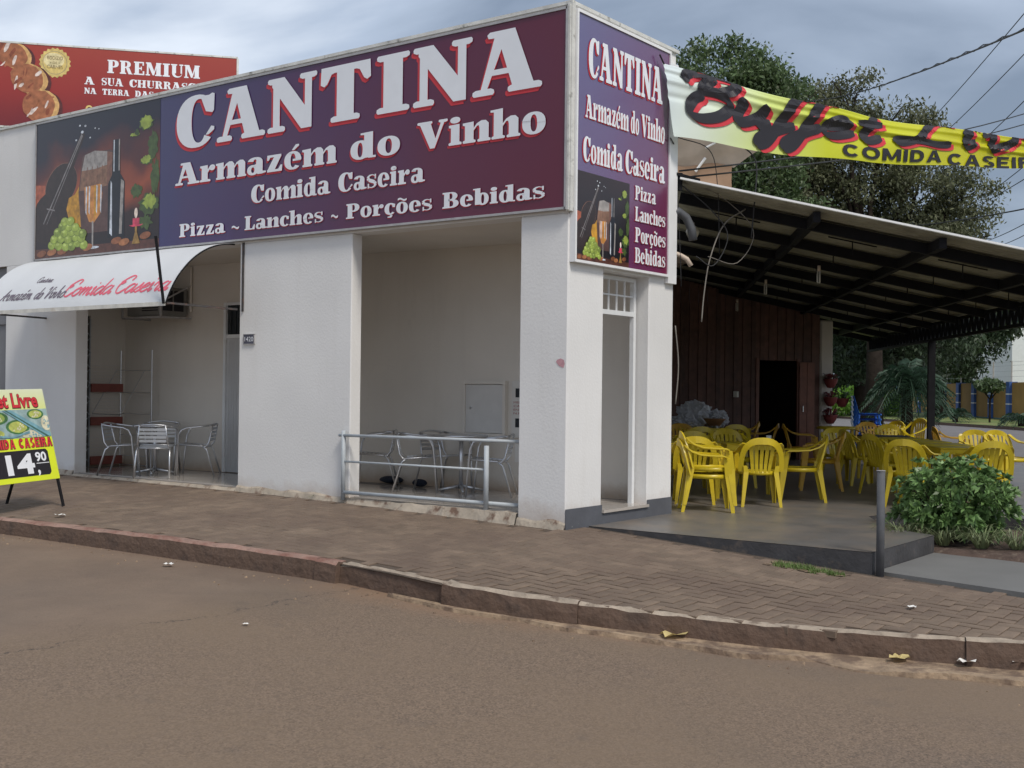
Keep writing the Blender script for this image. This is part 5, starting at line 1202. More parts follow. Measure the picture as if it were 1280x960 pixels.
# ------------------------------------------------------------------ lamps, pipes and cables at the corner
bulb(tuple(RC(-6.4, -3.0, -.36)), 'compact lamp hanging from the canopy, nearest the street')
bulb(tuple(RC(-3.4, -3.4, -.36)), 'compact lamp hanging from the canopy, second from the street')
bulb(tuple(RC(1.0, -3.5, -.36)), 'compact lamp deepest under the canopy')
bulb(tuple(RC(-7.5, -4.75, -.30)), 'round white lamp under the canopy beside the white building', True)
cb = thing('conduit_elbow', 'thick dark grey conduit elbow curving off the wall edge', 'pipe', (2.2, 0, 3.3))
g = MB(); g.tube([(2.05, .02, 3.44), (2.18, -.03, 3.46), (2.28, -.08, 3.40), (2.33, -.12, 3.28), (2.34, -.14, 3.14)], .05, 12); g.build('pipe', 'pvc_grey', cb, True)
cb = thing('conduit_elbow', 'small beige conduit elbow below the grey one', 'pipe', (2.2, 0, 2.9))
g = MB(); g.tube([(2.08, .0, 2.98), (2.2, -.04, 2.965), (2.27, -.1, 2.92), (2.30, -.14, 2.84)], .028, 10); g.build('pipe', 'pvc_beige', cb, True)
def wire(path, r_, label, mat='cable', n=4, group=None, cat_='cable'):
    g = MB(); g.tube([tuple(p) for p in cat([Vector(p) for p in path], 6)], r_, n); return tag(g.build('cable', mat, None, True), label, cat_, group)
wire([(2.95, -.5, 3.55), (2.7, -.35, 3.35), (2.5, -.28, 2.95), (2.42, -.25, 2.55), (2.36, -.25, 2.2)], .009, 'pale loose cable end dangling below the grey conduit', 'cable_pale')
wire([(2.15, -.03, 3.8), (2.45, -.3, 3.5), (2.6, -.45, 3.2), (2.45, -.35, 2.85), (2.3, -.2, 2.95)], .007, 'black looped cable hanging in front of the canopy edge')
wire([(2.2, -.05, 3.8), (2.6, -.3, 3.7), (2.95, -.6, 3.3), (2.75, -.5, 2.9), (2.4, -.3, 2.95)], .005, 'thin grey coil of cable hanging near the canopy edge', 'cable_pale')
wire([(2.12, -.05, 4.3), (2.5, -.25, 4.2), (2.62, -.3, 3.8), (2.65, -.32, 3.0)], .006, 'thin black wire dropping from the banner, nearer the wall')
wire([(2.7, -.5, 4.3), (2.95, -.62, 4.1), (2.93, -.62, 3.6), (2.9, -.6, 3.2)], .010, 'thicker black wire dropping from the banner to the canopy')
wire([(2.14, -.03, 3.82), (2.17, -.05, 3.3), (2.2, -.07, 2.6)], .005, 'thin wire running down beside the wall edge')
wire([(2.16, -.02, 2.15), (2.19, -.05, 1.7), (2.17, -.03, 1.25)], .008, 'pale cable bowing down the wall edge', 'cable_pale')
rkb = thing('service_bracket', 'black steel bracket with insulators at the wall top edge', 'bracket', (2.2, 0, 3.9))
g = MB(); g.beam((2.1, -.04, 3.88), (2.5, -.12, 3.86), .04, .03); g.tube([(2.18, -.05, 3.7), (2.18, -.05, 3.9)], .03, 8); g.build('bar', 'black_steel', rkb)

# utility poles and lines
up = thing('utility_pole', 'concrete utility pole carrying the lines out of frame right', 'pole', (14.8, -3.2, -.6)); g = MB(); g.tube([(0, 0, 0), (0, 0, 10.2)], [.16, .10], 12); g.build('shaft', 'wood_pole', up, True, False)
g = MB(); g.beam((-.9, .1, 9.3), (.9, -.1, 9.3), .1, .1); g.build('crossarm', 'wood_pole', up, world=False)
W = [((32.19, 12.05, 12.75), (3.03, -4.02, 5.44)), ((34.86, 8.51, 10.78), (13.45, -1.27, 8.83)), ((35.22, 8.03, 10.52), (13.72, -1.63, 8.51)), ((35.77, 7.3, 9.83), (13.73, -1.63, 7.61)),
     ((41.07, 8.58, 8.93), (13.75, -1.64, 5.89)), ((36.41, 6.45, 8.73), (13.74, -1.64, 6.29)), ((32.89, 11.15, 8.18), (13.76, -1.65, 5.15)), ((36.52, 6.32, 7.17), (13.76, -1.65, 5.03)), ((36.89, 5.84, 7.05), (13.76, -1.65, 4.83))]
wl = ['thick twisted overhead cable crossing the sky above the trees', 'thin line climbing steeply to the top right corner', 'thin line, second from the top in the right sky', 'thin line, third down in the right sky, crossing above the banner end', 'thin line seen below the banner, farthest right', 'thin line seen below the banner, leftmost', 'dark cable crossing low in front of the tree to the right edge', 'thin low line above the canopy edge at far right, upper', 'thin low line above the canopy edge at far right, lower']
for (a, b), lb in zip(W, wl):
    a = Vector(a); b = Vector(b); d = b-a
    a2 = a-d*.25; b2 = b+d*.12; pts = [a2.lerp(b2, k/12)-Vector((0, 0, (.6 if 'twisted' in lb or 'dark' in lb else .18)*math.sin(math.pi*k/12))) for k in range(13)]
    rr = .014 if 'thick' in lb else (.016 if 'dark cable' in lb else .011)
    if 'thick' in lb: rr = .013
    g = MB(); g.tube(pts, rr, 5)
    if 'thick' in lb: g.tube([p+Vector((0, 0, .02*math.sin(k*3)+.012)) for k, p in enumerate(cat(pts, 8))], .009, 4)
    tag(g.build('power_line', 'cable', None, True), lb, 'power line', 'overhead lines')
for k, (z0, z1, lb) in enumerate(((3.93, 7.92, 'upper service cable running from the wall corner behind the banner'), (3.85, 7.68, 'lower service cable running from the wall corner behind the banner'))):
    a = Vector((2.2, -.03, z0)); b = Vector((18.04, -.71, z1)); d = b-a
    tag((lambda g: (g.tube([a+d*(q/14)*1.15-Vector((0, 0, .25*math.sin(math.pi*q/14))) for q in range(15)], .011, 5), g.build('power_line', 'cable', None, True))[1])(MB()), lb, 'power line', 'overhead lines')

# ------------------------------------------------------------------ banner
bn = thing('banner', 'yellow vinyl banner with black and red script strung from the building corner', 'banner', (1.75, -.12, 4.2))
BP0 = Vector((1.68, -.10, 0)); BD = Vector((5.22, -2.49, 0)); BL = BD.length; BD.normalize(); BN = Vector((BD.y, -BD.x, 0))
if BN.dot(CAM-BP0) < 0: BN = -BN
def btop(u): return npi(u, [0, .3, 1, 1.9, 3.1, 4.3, 5.8, 8], [5.03, 5.0, 4.93, 4.85, 4.79, 4.80, 4.82, 4.9])
def bbot(u): return npi(u, [0, .3, 1, 1.9, 3.1, 4.3, 5.8, 8], [4.24, 4.235, 4.22, 4.21, 4.24, 4.32, 4.44, 4.56])
def bsurf(u, v, d=0):
    H = btop(u)-bbot(u); x0 = .14*max(0, 1-u/.3)*(1-v/.8)
    wr = .014*math.sin(v*7-u*1.7)*min(1, u)+.02*math.sin(u*1.9+v*3+1)+.016*mnoise.noise(Vector((u*1.2, v*3, 2)))
    wr += .024*math.exp(-((v-(.62-.07*u))/.035)**2)+.016*math.exp(-((v-H+.05)/.022)**2)+.014*math.exp(-((v-H+.12+.01*u)/.022)**2)-.016*math.exp(-((v-.44+.03*u)/.035)**2)
    q = BP0+BD*(u+x0)
    if v <= H:
        p = q+BN*(wr+d); z = bbot(u)+v+.012*math.sin(u*3.1)
    else:
        w_ = v-H; a = min(math.pi, w_/.05); p = q+BN*(wr-(1-math.cos(a))*.022+(d if a < 1.2 else -d)); z = bbot(u)+H+.012*math.sin(u*3.1)+.02*math.sin(a)-max(0, w_-.157)
    return (p.x, p.y, z)
g = MB(); g.grid(lambda a, b: bsurf(a*8.5, b*.84), 300, 60); g.build('vinyl', banner_m, bn, True)
fB = lambda s, t, d: bsurf(s, t, d)
for (tx, s0, s1, b0, xh, wm) in (('B', .26, 1.06, .27, .235, .62), ('u', .94, 1.60, .29, .23, .62), ('ff', 1.50, 2.42, .27, .225, .66), ('e', 2.26, 2.86, .27, .20, .62), ('t', 2.76, 3.32, .26, .20, .66), ('L', 3.52, 4.62, .25, .17, .70), ('i', 4.62, 4.98, .25, .2, .66), ('vre', 4.95, 7.3, .25, .2, .66)):
    g = MB(); script(g, tx, s0, s1, b0, xh, fB, 1, .55, .26, wm, .010, -38, off=(.06, -.03)); script(g, tx, s0, s1, b0, xh, fB, 0, .55, .26, wm, .019, -38); g.build('lettering', ['ink_black', 'ink_red'], bn)
g = MB(); block(g, 'COMIDA', 2.62, 4.30, .035, .15, fB, dz=.012); g.build('lettering', 'ink_black', bn)
g = MB(); block(g, 'CASEIRA', 4.42, 6.35, .0, .15, fB, dz=.012); g.build('lettering', 'ink_black', bn)
g = MB(); g.tube([(1.60, -.1, 5.12), (1.68, -.11, 5.03)], .01, 5); g.tube([(2.08, -.03, 4.2), (1.86, -.1, 4.24)], .008, 5); g.build('tie', 'cable', bn)
g = MB(); a = Vector(bsurf(8.5, .6)); g.tube([a, (14.8, -3.2, 5.2)], .008, 5); g.build('rope', 'cable', bn)

# crumpled tarpaulin over neighbour roof edge
tp = thing('tarpaulin', 'crumpled beige and orange sheeting behind the canopy edge with pale straps', 'tarpaulin', (8, 2.8, 4.9))
TA, TD = Vector((7.2, 3.6, 0)), Vector((1.25, -1.5, 0))
def tarp(z0, z1, l0, l1, bow):
    def fn(a, b):
        s = lerp(l0(b), l1(b), a); p = TA+TD*s; z = lerp(z0, z1, b)
        return (p.x-.5*b*bow+.06*mnoise.noise(Vector((a*4, b*4, bow))), p.y-.4*b*bow, z+.08*mnoise.noise(Vector((a*3, b*3, 5+bow)))-.05*a)
    return fn
g = MB(); g.grid(tarp(5.2, 5.95, lambda b: 0, lambda b: .86+.28*math.sin(b*2.2), .9), 18, 12); g.build('beige_sheet', 'beige_sheet', tp, True)
g = MB(); g.grid(tarp(4.62, 5.22, lambda b: 0, lambda b: .84, .05), 14, 8); g.build('orange_sheet', 'orange_sheet', tp, True)
g = MB(); g.tube([(7.75, 2.75, 5.05), (7.85, 2.62, 5.28)], .022, 5); g.tube([(7.72, 2.55, 5.42), (8.0, 2.3, 5.62)], .018, 5); g.tube([(7.9, 2.0, 5.72), (8.5, 1.75, 5.55)], .02, 5); g.build('strap', 'flashing', tp)
g = MB(); g.prism([(8.3, 3.2), (10.5, 5.2), (9, 7), (6.6, 4.6)], 3.6, 4.9); g.build('loft_wall', 'beige_sheet', tp)

# ------------------------------------------------------------------ billboard behind
bb = thing('billboard', 'red steakhouse billboard with grilled meat rising behind the white parapet', 'billboard', (4.5, 15, 0))
BA = Vector((3.04, 15.94, 0)); BU = (Vector((6.57, 12.90, 0))-BA).normalized(); BNn = Vector((BU.y, -BU.x, 0))
if BNn.dot(CAM-BA) < 0: BNn = -BNn
def fBB(s, t, d=0): p = BA+BU*s+BNn*d; return (p.x, p.y, t)
g = MB(); q = [fBB(-2.6, 6.58, -.08), fBB(4.66, 6.58, -.08), fBB(4.66, 6.58, 0), fBB(-2.6, 6.58, 0)]; g.hexa(q+[(a, b, 8.27) for a, b, c in q]); g.build('face', red_bill, bb)
g = MB()
for a in ((-2.6, 8.25, 4.66, 8.285), (-2.6, 6.55, 4.66, 6.58), (4.64, 6.58, 4.68, 8.25)): q = [fBB(a[0], a[1], -.09), fBB(a[2], a[1], -.09), fBB(a[2], a[1], .01), fBB(a[0], a[1], .01)]; g.hexa(q+[(x, y, a[3]) for x, y, z in q])
g.build('frame', 'weathered_cap', bb)
for s in (-2, 1, 4): g = MB(); p = fBB(s, 0, -.2); g.beam((p[0], p[1], 0), (p[0], p[1], 8.1), .14, .14); g.build('post', 'rusty_steel', bb)
g = MB(); word(g, 'PREMIUM', 2.06, 3.90, 7.775, .27, fBB, dz=.004); g.build('lettering', 'ink_white', bb)
g = MB()
for tx, a, b in (('A', 1.62, 1.82), ('SUA', 1.95, 2.38), ('CHURRASCARIA', 2.50, 4.46)): word(g, tx, a, b, 7.515, .155, fBB, dz=.004)
for tx, a, b in (('NA', 1.62, 1.86), ('TERRA', 1.97, 2.50), ('DAS', 2.61, 2.98), ('CATARATAS', 3.08, 4.2)): word(g, tx, a, b, 7.325, .12, fBB, dz=.004)
g.build('lettering', 'ink_white', bb)
g = MB(); L0 = [0]
def pb(pts, m): L0[0] += 1; g.poly([fBB(a, min(8.245, b), .003+L0[0]*.0002) for a, b in pts], m)
def bblob(cx, cy, rx, ry, m, rot=0, jag=.06, n=26, sd=0):
    rr = random.Random(sd); pb([(cx+rx*(1-jag*rr.random())*math.cos(a)*math.cos(rot)-ry*math.sin(a)*math.sin(rot), cy+rx*math.cos(a)*math.sin(rot)+ry*(1-jag*rr.random())*math.sin(a)*math.cos(rot)) for a in [2*math.pi*k/n for k in range(n)]], m)
rr = random.Random(11)
for q, (cx, cy, rx, ry) in enumerate(((.26, 8.02, .34, .26), (.55, 7.56, .36, .30), (.78, 7.02, .34, .34))):
    bblob(cx+.10, cy-.03, rx, ry, 4, -.5, .04, sd=q); bblob(cx+.03, cy-.01, rx, ry*1.02, 2, -.5, .05, sd=q+5); bblob(cx-.03, cy, rx*.93, ry*.97, 0, -.5, .08, sd=q+9)
    for k in range(9):
        a = rr.uniform(-.24, .2); b = rr.uniform(-.18, .18); bblob(cx+a, cy+b, rr.uniform(.06, .16), rr.uniform(.015, .04), 1 if k % 3 == 0 else (3 if k % 3 == 1 else 0), rr.uniform(.5, 1.4), .4, 14, k)
g.build('meat_print', ['p_meat', 'p_meat2', 'p_fat', 'p_shine', 'p_shadow'], bb)
g = MB(); L0[0] = 0
pb([(1.05+.31*(1 if k % 2 else .9)*math.cos(2*math.pi*k/40), 7.91+.31*(1 if k % 2 else .9)*math.sin(2*math.pi*k/40)) for k in range(40)], 0); bblob(1.05, 7.91, .235, .235, 1, 0, 0, 32); bblob(1.05, 7.91, .228, .228, 0, 0, 0, 32)
bblob(1.03, 7.96, .2, .15, 2, 0, 0, 32)
g.build('seal_print', ['p_gold', 'ink_grey', 'p_gold2'], bb)
for tx, a, b, z, h in (('RODIZIO', .90, 1.20, 7.97, .075), ('• DE •', .96, 1.14, 7.885, .05), ('CARNES', .90, 1.20, 7.79, .075)): sans(tx, .07, a, b, z, lambda s, t, d: fBB(s, t, .006), pm('ink_brown', (.16, .09, .03), .6), 'lettering', bb, h=h)
g = MB(); L0[0] = 0; bblob(1.72, 7.02, .07, .07, 0, 0, 0, 20); bblob(1.72, 7.02, .035, .035, 1, 0, 0, 14); g.build('logo_print', ['p_gold', 'p_shadow'], bb)

# ------------------------------------------------------------------ sandwich board
sbd = thing('sandwich_board', 'yellow A-frame menu board with price 14,90 standing on the pavement', 'sign', (-2.2, 5.6, 0))
e_ = Vector((math.cos(R(16)), math.sin(R(16)), .02)).normalized(); bkd = Vector((math.cos(R(106)), math.sin(R(106)), 0))
BRc = Vector((-1.98, 5.72, .31)); SW, SH = 1.12, 1.035
upv = (Vector((0, 0, 1.03))+bkd*.28); upn = upv.normalized(); SHL = upv.length; nn = e_.cross(upn).normalized()
if nn.dot(CAM-BRc) < 0: nn = -nn
def fS(s, t, d=0): return tuple(BRc-e_*SW+e_*s+upn*t+nn*d)    # s from left, t up
g = MB()
q = [Vector(fS(0, 0, -.02)), Vector(fS(SW, 0, -.02)), Vector(fS(SW, 0, 0)), Vector(fS(0, 0, 0))]; g.hexa(q+[p+upn*SHL for p in q]); g.build('panel', poster_top, sbd, bevel=.006)
g = MB(); g.poly([fS(0.01, .0, .0015), fS(SW-.01, .0, .0015), fS(SW-.01, .50, .0015), fS(.01, .50, .0015)]); g.build('lower_print', 'price_yellow', sbd)
g = MB(); L1 = [0]
def ps_(pts, m): L1[0] += 1; g.poly([fS(a, b, .002+L1[0]*.0001) for a, b in pts], m)
ps_([(.01, .50), (SW-.01, .50), (SW-.01, .83), (.01, .83)], 0)
rr = random.Random(2)
for (cx, cy, rx, ry, m) in ((.30, .66, .2, .08, 4), (.62, .55, .18, .085, 4), (.62, .55, .14, .065, 2), (.92, .69, .13, .06, 4), (.92, .69, .10, .045, 2), (.30, .66, .15, .06, 5), (.82, .455, .17, .05, 3), (1.06, .58, .08, .09, 3), (.25, .48, .15, .05, 2)):
    ps_([(min(SW-.012, max(.012, cx+rx*math.cos(6.283*k/16))), min(.828, max(.502, cy+.08+ry*math.sin(6.283*k/16)))) for k in range(16)], m)
    if m in (2, 3, 5):
        for k in range(10): a = cx+rr.uniform(-.6, .6)*rx; b = cy+.08+rr.uniform(-.6, .6)*ry; r_ = .012; ps_([(min(SW-.012, a-r_), max(.502, b-r_)), (min(SW-.012, a+r_*1.5), max(.502, b-r_)), (min(SW-.012, a+r_), min(.828, b+r_))], 3 if m != 3 else 6)
ps_([(.42, .828), (.55, .828), (1.10, .54), (1.10, .505), (.98, .505)], 6); ps_([(.45, .828), (.48, .828), (1.07, .505), (1.02, .505)], 1); ps_([(.02, .58), (.5, .52), (.78, .58), (.78, .55), (.5, .505), (.02, .54)], 6)
g.build('food_print', ['i_tray', 'i_trayd', 'i_food', 'i_rice', 'i_foodg', 'i_food2', 'i_rail'], sbd)
fs_ = lambda s, t, d: fS(s, t, d)
sans('Buffet Livre', .2, .06, SW-.12, .855, fs_, 'ink_black', 'lettering', sbd, bold=.05, h=.17, d=.003); sans('Buffet Livre', .2, .07, SW-.13, .86, fs_, 'ink_red', 'lettering', sbd, bold=.03, h=.165, d=.0045)
g = MB(); block(g, 'COMIDA CASEIRA', .05, SW-.02, .380, .118, fs_, 0, .34, .08, .0035); block(g, 'COMIDA CASEIRA', .06, SW-.03, .385, .108, fs_, 1, .25, .12, .0055); g.build('lettering', ['ink_black', 'ink_red'], sbd)
g = MB(); g.poly([fS(a, b, .003) for a, b in ((.1, .06), (SW-.15, .06), (SW-.12, .09), (SW-.12, .33), (SW-.15, .36), (.1, .36), (.07, .33), (.07, .09))]); g.build('price_panel', 'ink_black', sbd)
sans('14', .22, .34, .76, .10, fs_, 'ink_white', 'lettering', sbd, bold=.04, h=.22, d=.0045); sans('90', .1, .79, .96, .225, fs_, 'ink_white', 'lettering', sbd, bold=.03, h=.105, d=.0045); sans(',', .1, .79, .83, .09, fs_, 'ink_white', 'lettering', sbd, bold=.03, h=.16, d=.0045)
g = MB(); g.poly([fS(.79, .195, .0045), fS(.99, .195, .0045), fS(.99, .203, .0045), fS(.79, .203, .0045)]); g.build('underline', 'ink_white', sbd)
for s in (0, 1):
    p = Vector(fS(.03+s*(SW-.06), 0, -.01)); t = Vector(fS(.03+s*(SW-.06), SHL, -.03)); k = (p.z+.03)/upn.z
    g = MB(); g.beam(t, p-upn*k, .03, .02, up=nn); g.build('leg', 'black_steel', sbd)
    ft = Vector((t.x, t.y, 0))+bkd*.45; ft.z = -.02; g = MB(); g.beam(t+Vector((0, 0, -.02)), ft, .03, .02, up=nn); g.build('leg', 'black_steel', sbd)

# ------------------------------------------------------------------ vegetation
def leaf_mesh(name, C0, D, size, mat, parent, asp=2.2):
    """many small rhombic leaves at points C0 with directions D"""
    n = len(C0); rnd = np.random.randn(n, 3); S_ = np.cross(D, rnd); S_ /= np.linalg.norm(S_, axis=1)[:, None]+1e-9
    ln = (size*np.random.uniform(.6, 1.3, n))[:, None]; wd = ln/asp
    V = np.empty((n, 4, 3)); V[:, 0] = C0-D*ln/2; V[:, 1] = C0+S_*wd/2; V[:, 2] = C0+D*ln/2; V[:, 3] = C0-S_*wd/2
    V[:, 2, 2] -= ln[:, 0]*.15
    me = bpy.data.meshes.new(name); me.vertices.add(4*n); me.loops.add(4*n); me.polygons.add(n)
    off = np.array(parent.location[:]) if parent is not None else 0
    me.vertices.foreach_set('co', (V.reshape(-1, 3)-off).ravel()); me.loops.foreach_set('vertex_index', np.arange(4*n)); me.polygons.foreach_set('loop_start', np.arange(0, 4*n, 4)); me.polygons.foreach_set('loop_total', np.full(n, 4))
    me.materials.append(MATS[mat]); me.update(calc_edges=True)
    o = bpy.data.objects.new(name, me); COL.objects.link(o)
    if parent is not None: o.parent = parent
    return o
def unit(n): d = np.random.randn(n, 3); return d/np.linalg.norm(d, axis=1)[:, None]
def tree(name, label, base, th, tr, blobs, nclump, nleaf, size, mat, csig=.22, droop=0., group=None, lean=(0, 0)):
    t = thing(name, label, 'tree', base, 0, group)
    bx, by, bz = base; g = MB(); top = Vector((bx+lean[0], by+lean[1], bz+th))
    g.tube([(bx, by, bz-.3), (bx+lean[0]*.3+.05, by+lean[1]*.3, bz+th*.4), tuple(top)], [tr*1.25, tr, tr*.75], 10)
    vol = [b[3]*b[4]*b[5] for b in blobs]; tv = sum(vol); CC = []; 
    for bi, b in enumerate(blobs):
        c = Vector(b[:3]); mid = top.lerp(c, .5)+Vector((random.uniform(-.3, .3), random.uniform(-.3, .3), .2)); g.tube([tuple(top-Vector((0, 0, .3))), tuple(mid), tuple(c)], [tr*.5, tr*.32, tr*.1], 6)
        for q in range(4):
            d = Vector(unit(1)[0]); d.z = abs(d.z); e = c+Vector((d.x*b[3], d.y*b[4], d.z*b[5]))*.8; g.tube([tuple(mid.lerp(c, random.uniform(.2, 1))), tuple((c+e)/2), tuple(e)], [tr*.14, tr*.09, tr*.04], 5)
        n = max(4, int(nclump*vol[bi]/tv)); d = unit(n); rad = np.random.uniform(.35, 1.0, n)**.55
        CC.append(np.array(b[:3])+d*rad[:, None]*np.array(b[3:6]))
    g.build('trunk', 'bark', t, True)
    CC = np.concatenate(CC); m = nleaf//len(CC)
    P = np.repeat(CC, m, axis=0)+np.random.randn(len(CC)*m, 3).clip(-1.9, 1.9)*csig*np.array([1, 1, .75]); D = unit(len(P)); D[:, 2] -= droop; D /= np.linalg.norm(D, axis=1)[:, None]
    leaf_mesh('crown', P, D, size, mat, t); return t

GT = 'trees behind the canopy'
def ell(c, *r_): return (*c, *r_)
tree('leafy_tree', 'bright green leafy tree rising left of the sky gap behind the parapet end', (20.9, 8.9, -.4), 5.5, .22,
     [(20.8, 8.9, 10.4, 1.3, 1.3, 1.05), (20.0, 10.0, 9.7, 1.3, 1.3, 1.2), (21.6, 7.8, 9.5, 1.3, 1.3, 1.3), (21.1, 8.5, 10.2, 1.1, 1.1, .9), (20.8, 9.0, 8.0, 1.7, 1.7, 1.3), (21.5, 8.0, 7.3, 1.2, 1.2, 1.2), (20.4, 9.8, 6.8, 1.5, 1.5, 1.4), (21.9, 7.4, 6.0, 1.3, 1.3, 1.3), (20.9, 8.8, 5.2, 1.8, 1.8, 1.2)], 330, 42000, .15, 'canopy_leaf_green', .23, .45, GT)
tree('olive_tree', 'large greyish olive tree spreading widest behind the canopy roof', (25.6, 6.2, -.4), 4.6, .27,
     [(26.8, 7.6, 10.7, 1.1, 1.1, 1.0), (26.1, 8.5, 9.9, 1.3, 1.3, 1.3), (27.5, 6.6, 9.8, 1.45, 1.45, 1.1), (25.5, 9.3, 9.6, .9, .9, 1.2), (27.0, 7.3, 8.4, 1.9, 1.9, 1.3), (27.4, 5.6, 7.6, 1.4, 1.4, 1.1), (26.0, 8.6, 7.8, 1.4, 1.4, 1.3), (27.7, 4.8, 6.6, 1.2, 1.2, .9), (27.7, 6.3, 6.2, 1.8, 1.8, 1.2), (27.3, 4.0, 6.1, .9, .9, .7), (26.2, 8.0, 5.9, 1.6, 1.6, 1.3), (26.5, 6.5, 4.6, 1.6, 1.6, .9), (27.2, 4.9, 4.9, 1.3, 1.3, .8), (24.8, 9.6, 7.0, 1.6, 1.6, 1.5), (25.3, 9.0, 8.9, 1.0, 1.0, 1.0), (27.9, 5.6, 9.0, 1.3, 1.3, 1.0), (28.4, 4.3, 7.6, 1.1, 1.1, .9)], 560, 80000, .135, 'canopy_leaf_olive', .25, .5, GT)
tree('shade_tree', 'dark low-branched tree with thick trunk behind the blue chairs', (32.9, 9.4, -.35), 3.0, .24,
     [(30.6, 9.2, 3.6, 1.6, 1.6, 1.0), (31.6, 7.9, 3.9, 1.6, 1.6, .9), (30.3, 6.3, 4.3, 1.5, 1.5, .9), (31.3, 8.3, 5.2, 2.0, 2.0, 1.2), (33, 9.5, 5.8, 2.2, 2.2, 1.4), (32.5, 11.5, 4.6, 2.0, 2.0, 1.6), (29.6, 8.6, 2.5, 1.3, 1.3, .7), (30.6, 7.0, 2.6, 1.2, 1.2, .7), (31.5, 6.2, 3.0, 1.3, 1.3, .8), (33.5, 11.5, 3.0, 1.6, 1.6, 1.2), (36, 9, 3.2, 2, 2, 1.2), (31.5, 10.2, 2.2, 1.6, 1.6, .9), (34.5, 8.0, 2.6, 1.4, 1.4, .8)], 420, 46000, .17, 'canopy_leaf_dark', .25, .6, GT)
tree('drooping_tree', 'dark drooping tree hanging over the far fence at right', (63.5, 16.0, -.1), 4.2, .25,
     [(62.4, 13.8, 5.7, 2.7, 2.7, 1.7), (63.6, 12.1, 6.5, 2.4, 2.4, 1.5), (65.4, 16.5, 5.2, 3.2, 3.2, 2.0), (63.5, 14.5, 7.6, 2.4, 2.4, 1.3)], 220, 20000, .3, 'canopy_leaf_dark', .35, .8, GT)
tree('dark_tree', 'dark bushy tree behind the fence left of the pale far house', (59, 14.5, 0), 3.0, .22,
     [(57.5, 14.5, 4.4, 2.4, 2.4, 1.9), (60, 17.5, 4.6, 2.8, 2.8, 2.1), (60.5, 12.8, 3.8, 1.4, 1.4, 1.3)], 160, 15000, .3, 'canopy_leaf_dark', .4, .4, GT)
for k, (x, y, lb) in enumerate(((97, 35, 'far dark tree seen between the trunks, leftmost'), (100, 29.5, 'far dark tree seen between the trunks, middle'), (94, 42, 'far tree behind the plank house end'), (104, 24, 'far tree behind the fence and column'))):
    tree('far_tree', lb, (x, y, 0), 3.5, .3, [(x, y, 5.2, 4.2, 4.2, 3.6), (x+1, y-2.5, 4.0, 3.2, 3.2, 3.0)], 120, 9000, .5, 'canopy_leaf_dark', .6, .3, 'far trees')
for k, (x, y, z, r_, lb) in enumerate(((58, 19.4, .9, 1.1, 'sunlit lime green shrub seen left of the thick trunk'), (60.7, 18.6, .8, 1.2, 'sunlit lime green shrub seen between two trunks'), (56.5, 21.3, .9, 1.1, 'sunlit lime green shrub behind the blue chairs'))):
    t = thing('lime_shrub', lb, 'shrub', (x, y, 0), 0, 'lime green shrubs across the street')
    g = MB(); g.tube([(x, y, -.1), (x, y, .8)], .05, 6); g.build('stem', 'bark', t)
    n = 3500; d = unit(n); P = np.array((x, y, z))+d*np.random.uniform(.4, 1, n)[:, None]*np.array((r_*1.5, r_*1.5, .95)); leaf_mesh('foliage', P, unit(n), .2, 'lime_sunlit_leaf', t)

# slender fan palm beside the street
pl = thing('fan_palm', 'short drooping fan palm with rough trunk left of the black column', 'palm', (24.04, 4.67, -.45))
g = MB(); prof = [(.2, -.1), (.15, .3), (.17, .6), (.15, .9), (.17, 1.2), (.15, 1.5), (.18, 1.8), (.2, 2.1), (.1, 2.4)]
g.lathe(prof, (24.04, 4.67, -.45), 12); g.build('trunk', 'bark', pl, True)
def frond(g, base, d, L_, drop, nl=22, ll=.5, w_=.035):
    d = Vector(d).normalized(); sd_ = d.cross(Vector((0, 0, 1))).normalized(); pts = []
    for k in range(nl+1):
        t = k/nl; p = Vector(base)+d*L_*t; p.z += -drop*t*t; pts.append(p)
    g.tube([tuple(p) for p in pts[::3]], .012, 4)
    for k in range(3, nl):
        p = pts[k]; t = k/nl; l = ll*math.sin(math.pi*(.15+.8*t))
        for s in (-1, 1):
            q = p+(sd_*s*.75+d*.55).normalized()*l+Vector((0, 0, -l*random.uniform(.35, .75))); m = (p+q)/2+Vector((0, 0, l*.14)); wv = d*w_*.5
            g.poly([p-wv*.5, m-wv, q, m+wv])
g = MB()
for k in range(64):
    a = k*2.4+random.uniform(-.2, .2); el = random.uniform(-.3, 1.2)
    frond(g, (24.04, 4.67, 1.85), (math.cos(a)*math.cos(el), math.sin(a)*math.cos(el), math.sin(el)), random.uniform(.9, 1.5), random.uniform(.7, 2.0), 20, .46, .05)
g.build('fronds', 'palm_leaf', pl)
for (x, y, lb) in ((49.3, 10.8, 'spiky dark cycad at the fence foot, left of the small tree'), (44.9, 6.7, 'spiky dark cycad at the fence foot at the right edge')):
    t = thing('cycad', lb, 'plant', (x, y, 0), 0, 'cycads along the far fence'); g = MB(); g.tube([(x, y, -.1), (x, y, .35)], .14, 8); g.build('stem', 'bark', t); g = MB()
    for k in range(30): a = k*2.4; el = random.uniform(.15, 1.2); frond(g, (x, y, .35), (math.cos(a)*math.cos(el), math.sin(a)*math.cos(el), math.sin(el)), 1.15, .8, 12, .32, .05)
    g.build('fronds', 'palm_leaf', t)
x, y = 50.4, 9.5
ft_ = thing('small_tree', 'small round-headed tree with thin pale stem before the ochre fence', 'tree', (x, y, 0)); g = MB(); g.tube([(x, y, -.1), (x+.03, y, 1.2)], .05, 6)
for k in range(5): a = k*1.3; g.tube([(x+.03, y, 1.15), (x+.4*math.cos(a), y+.4*math.sin(a), 1.65)], .03, 5)
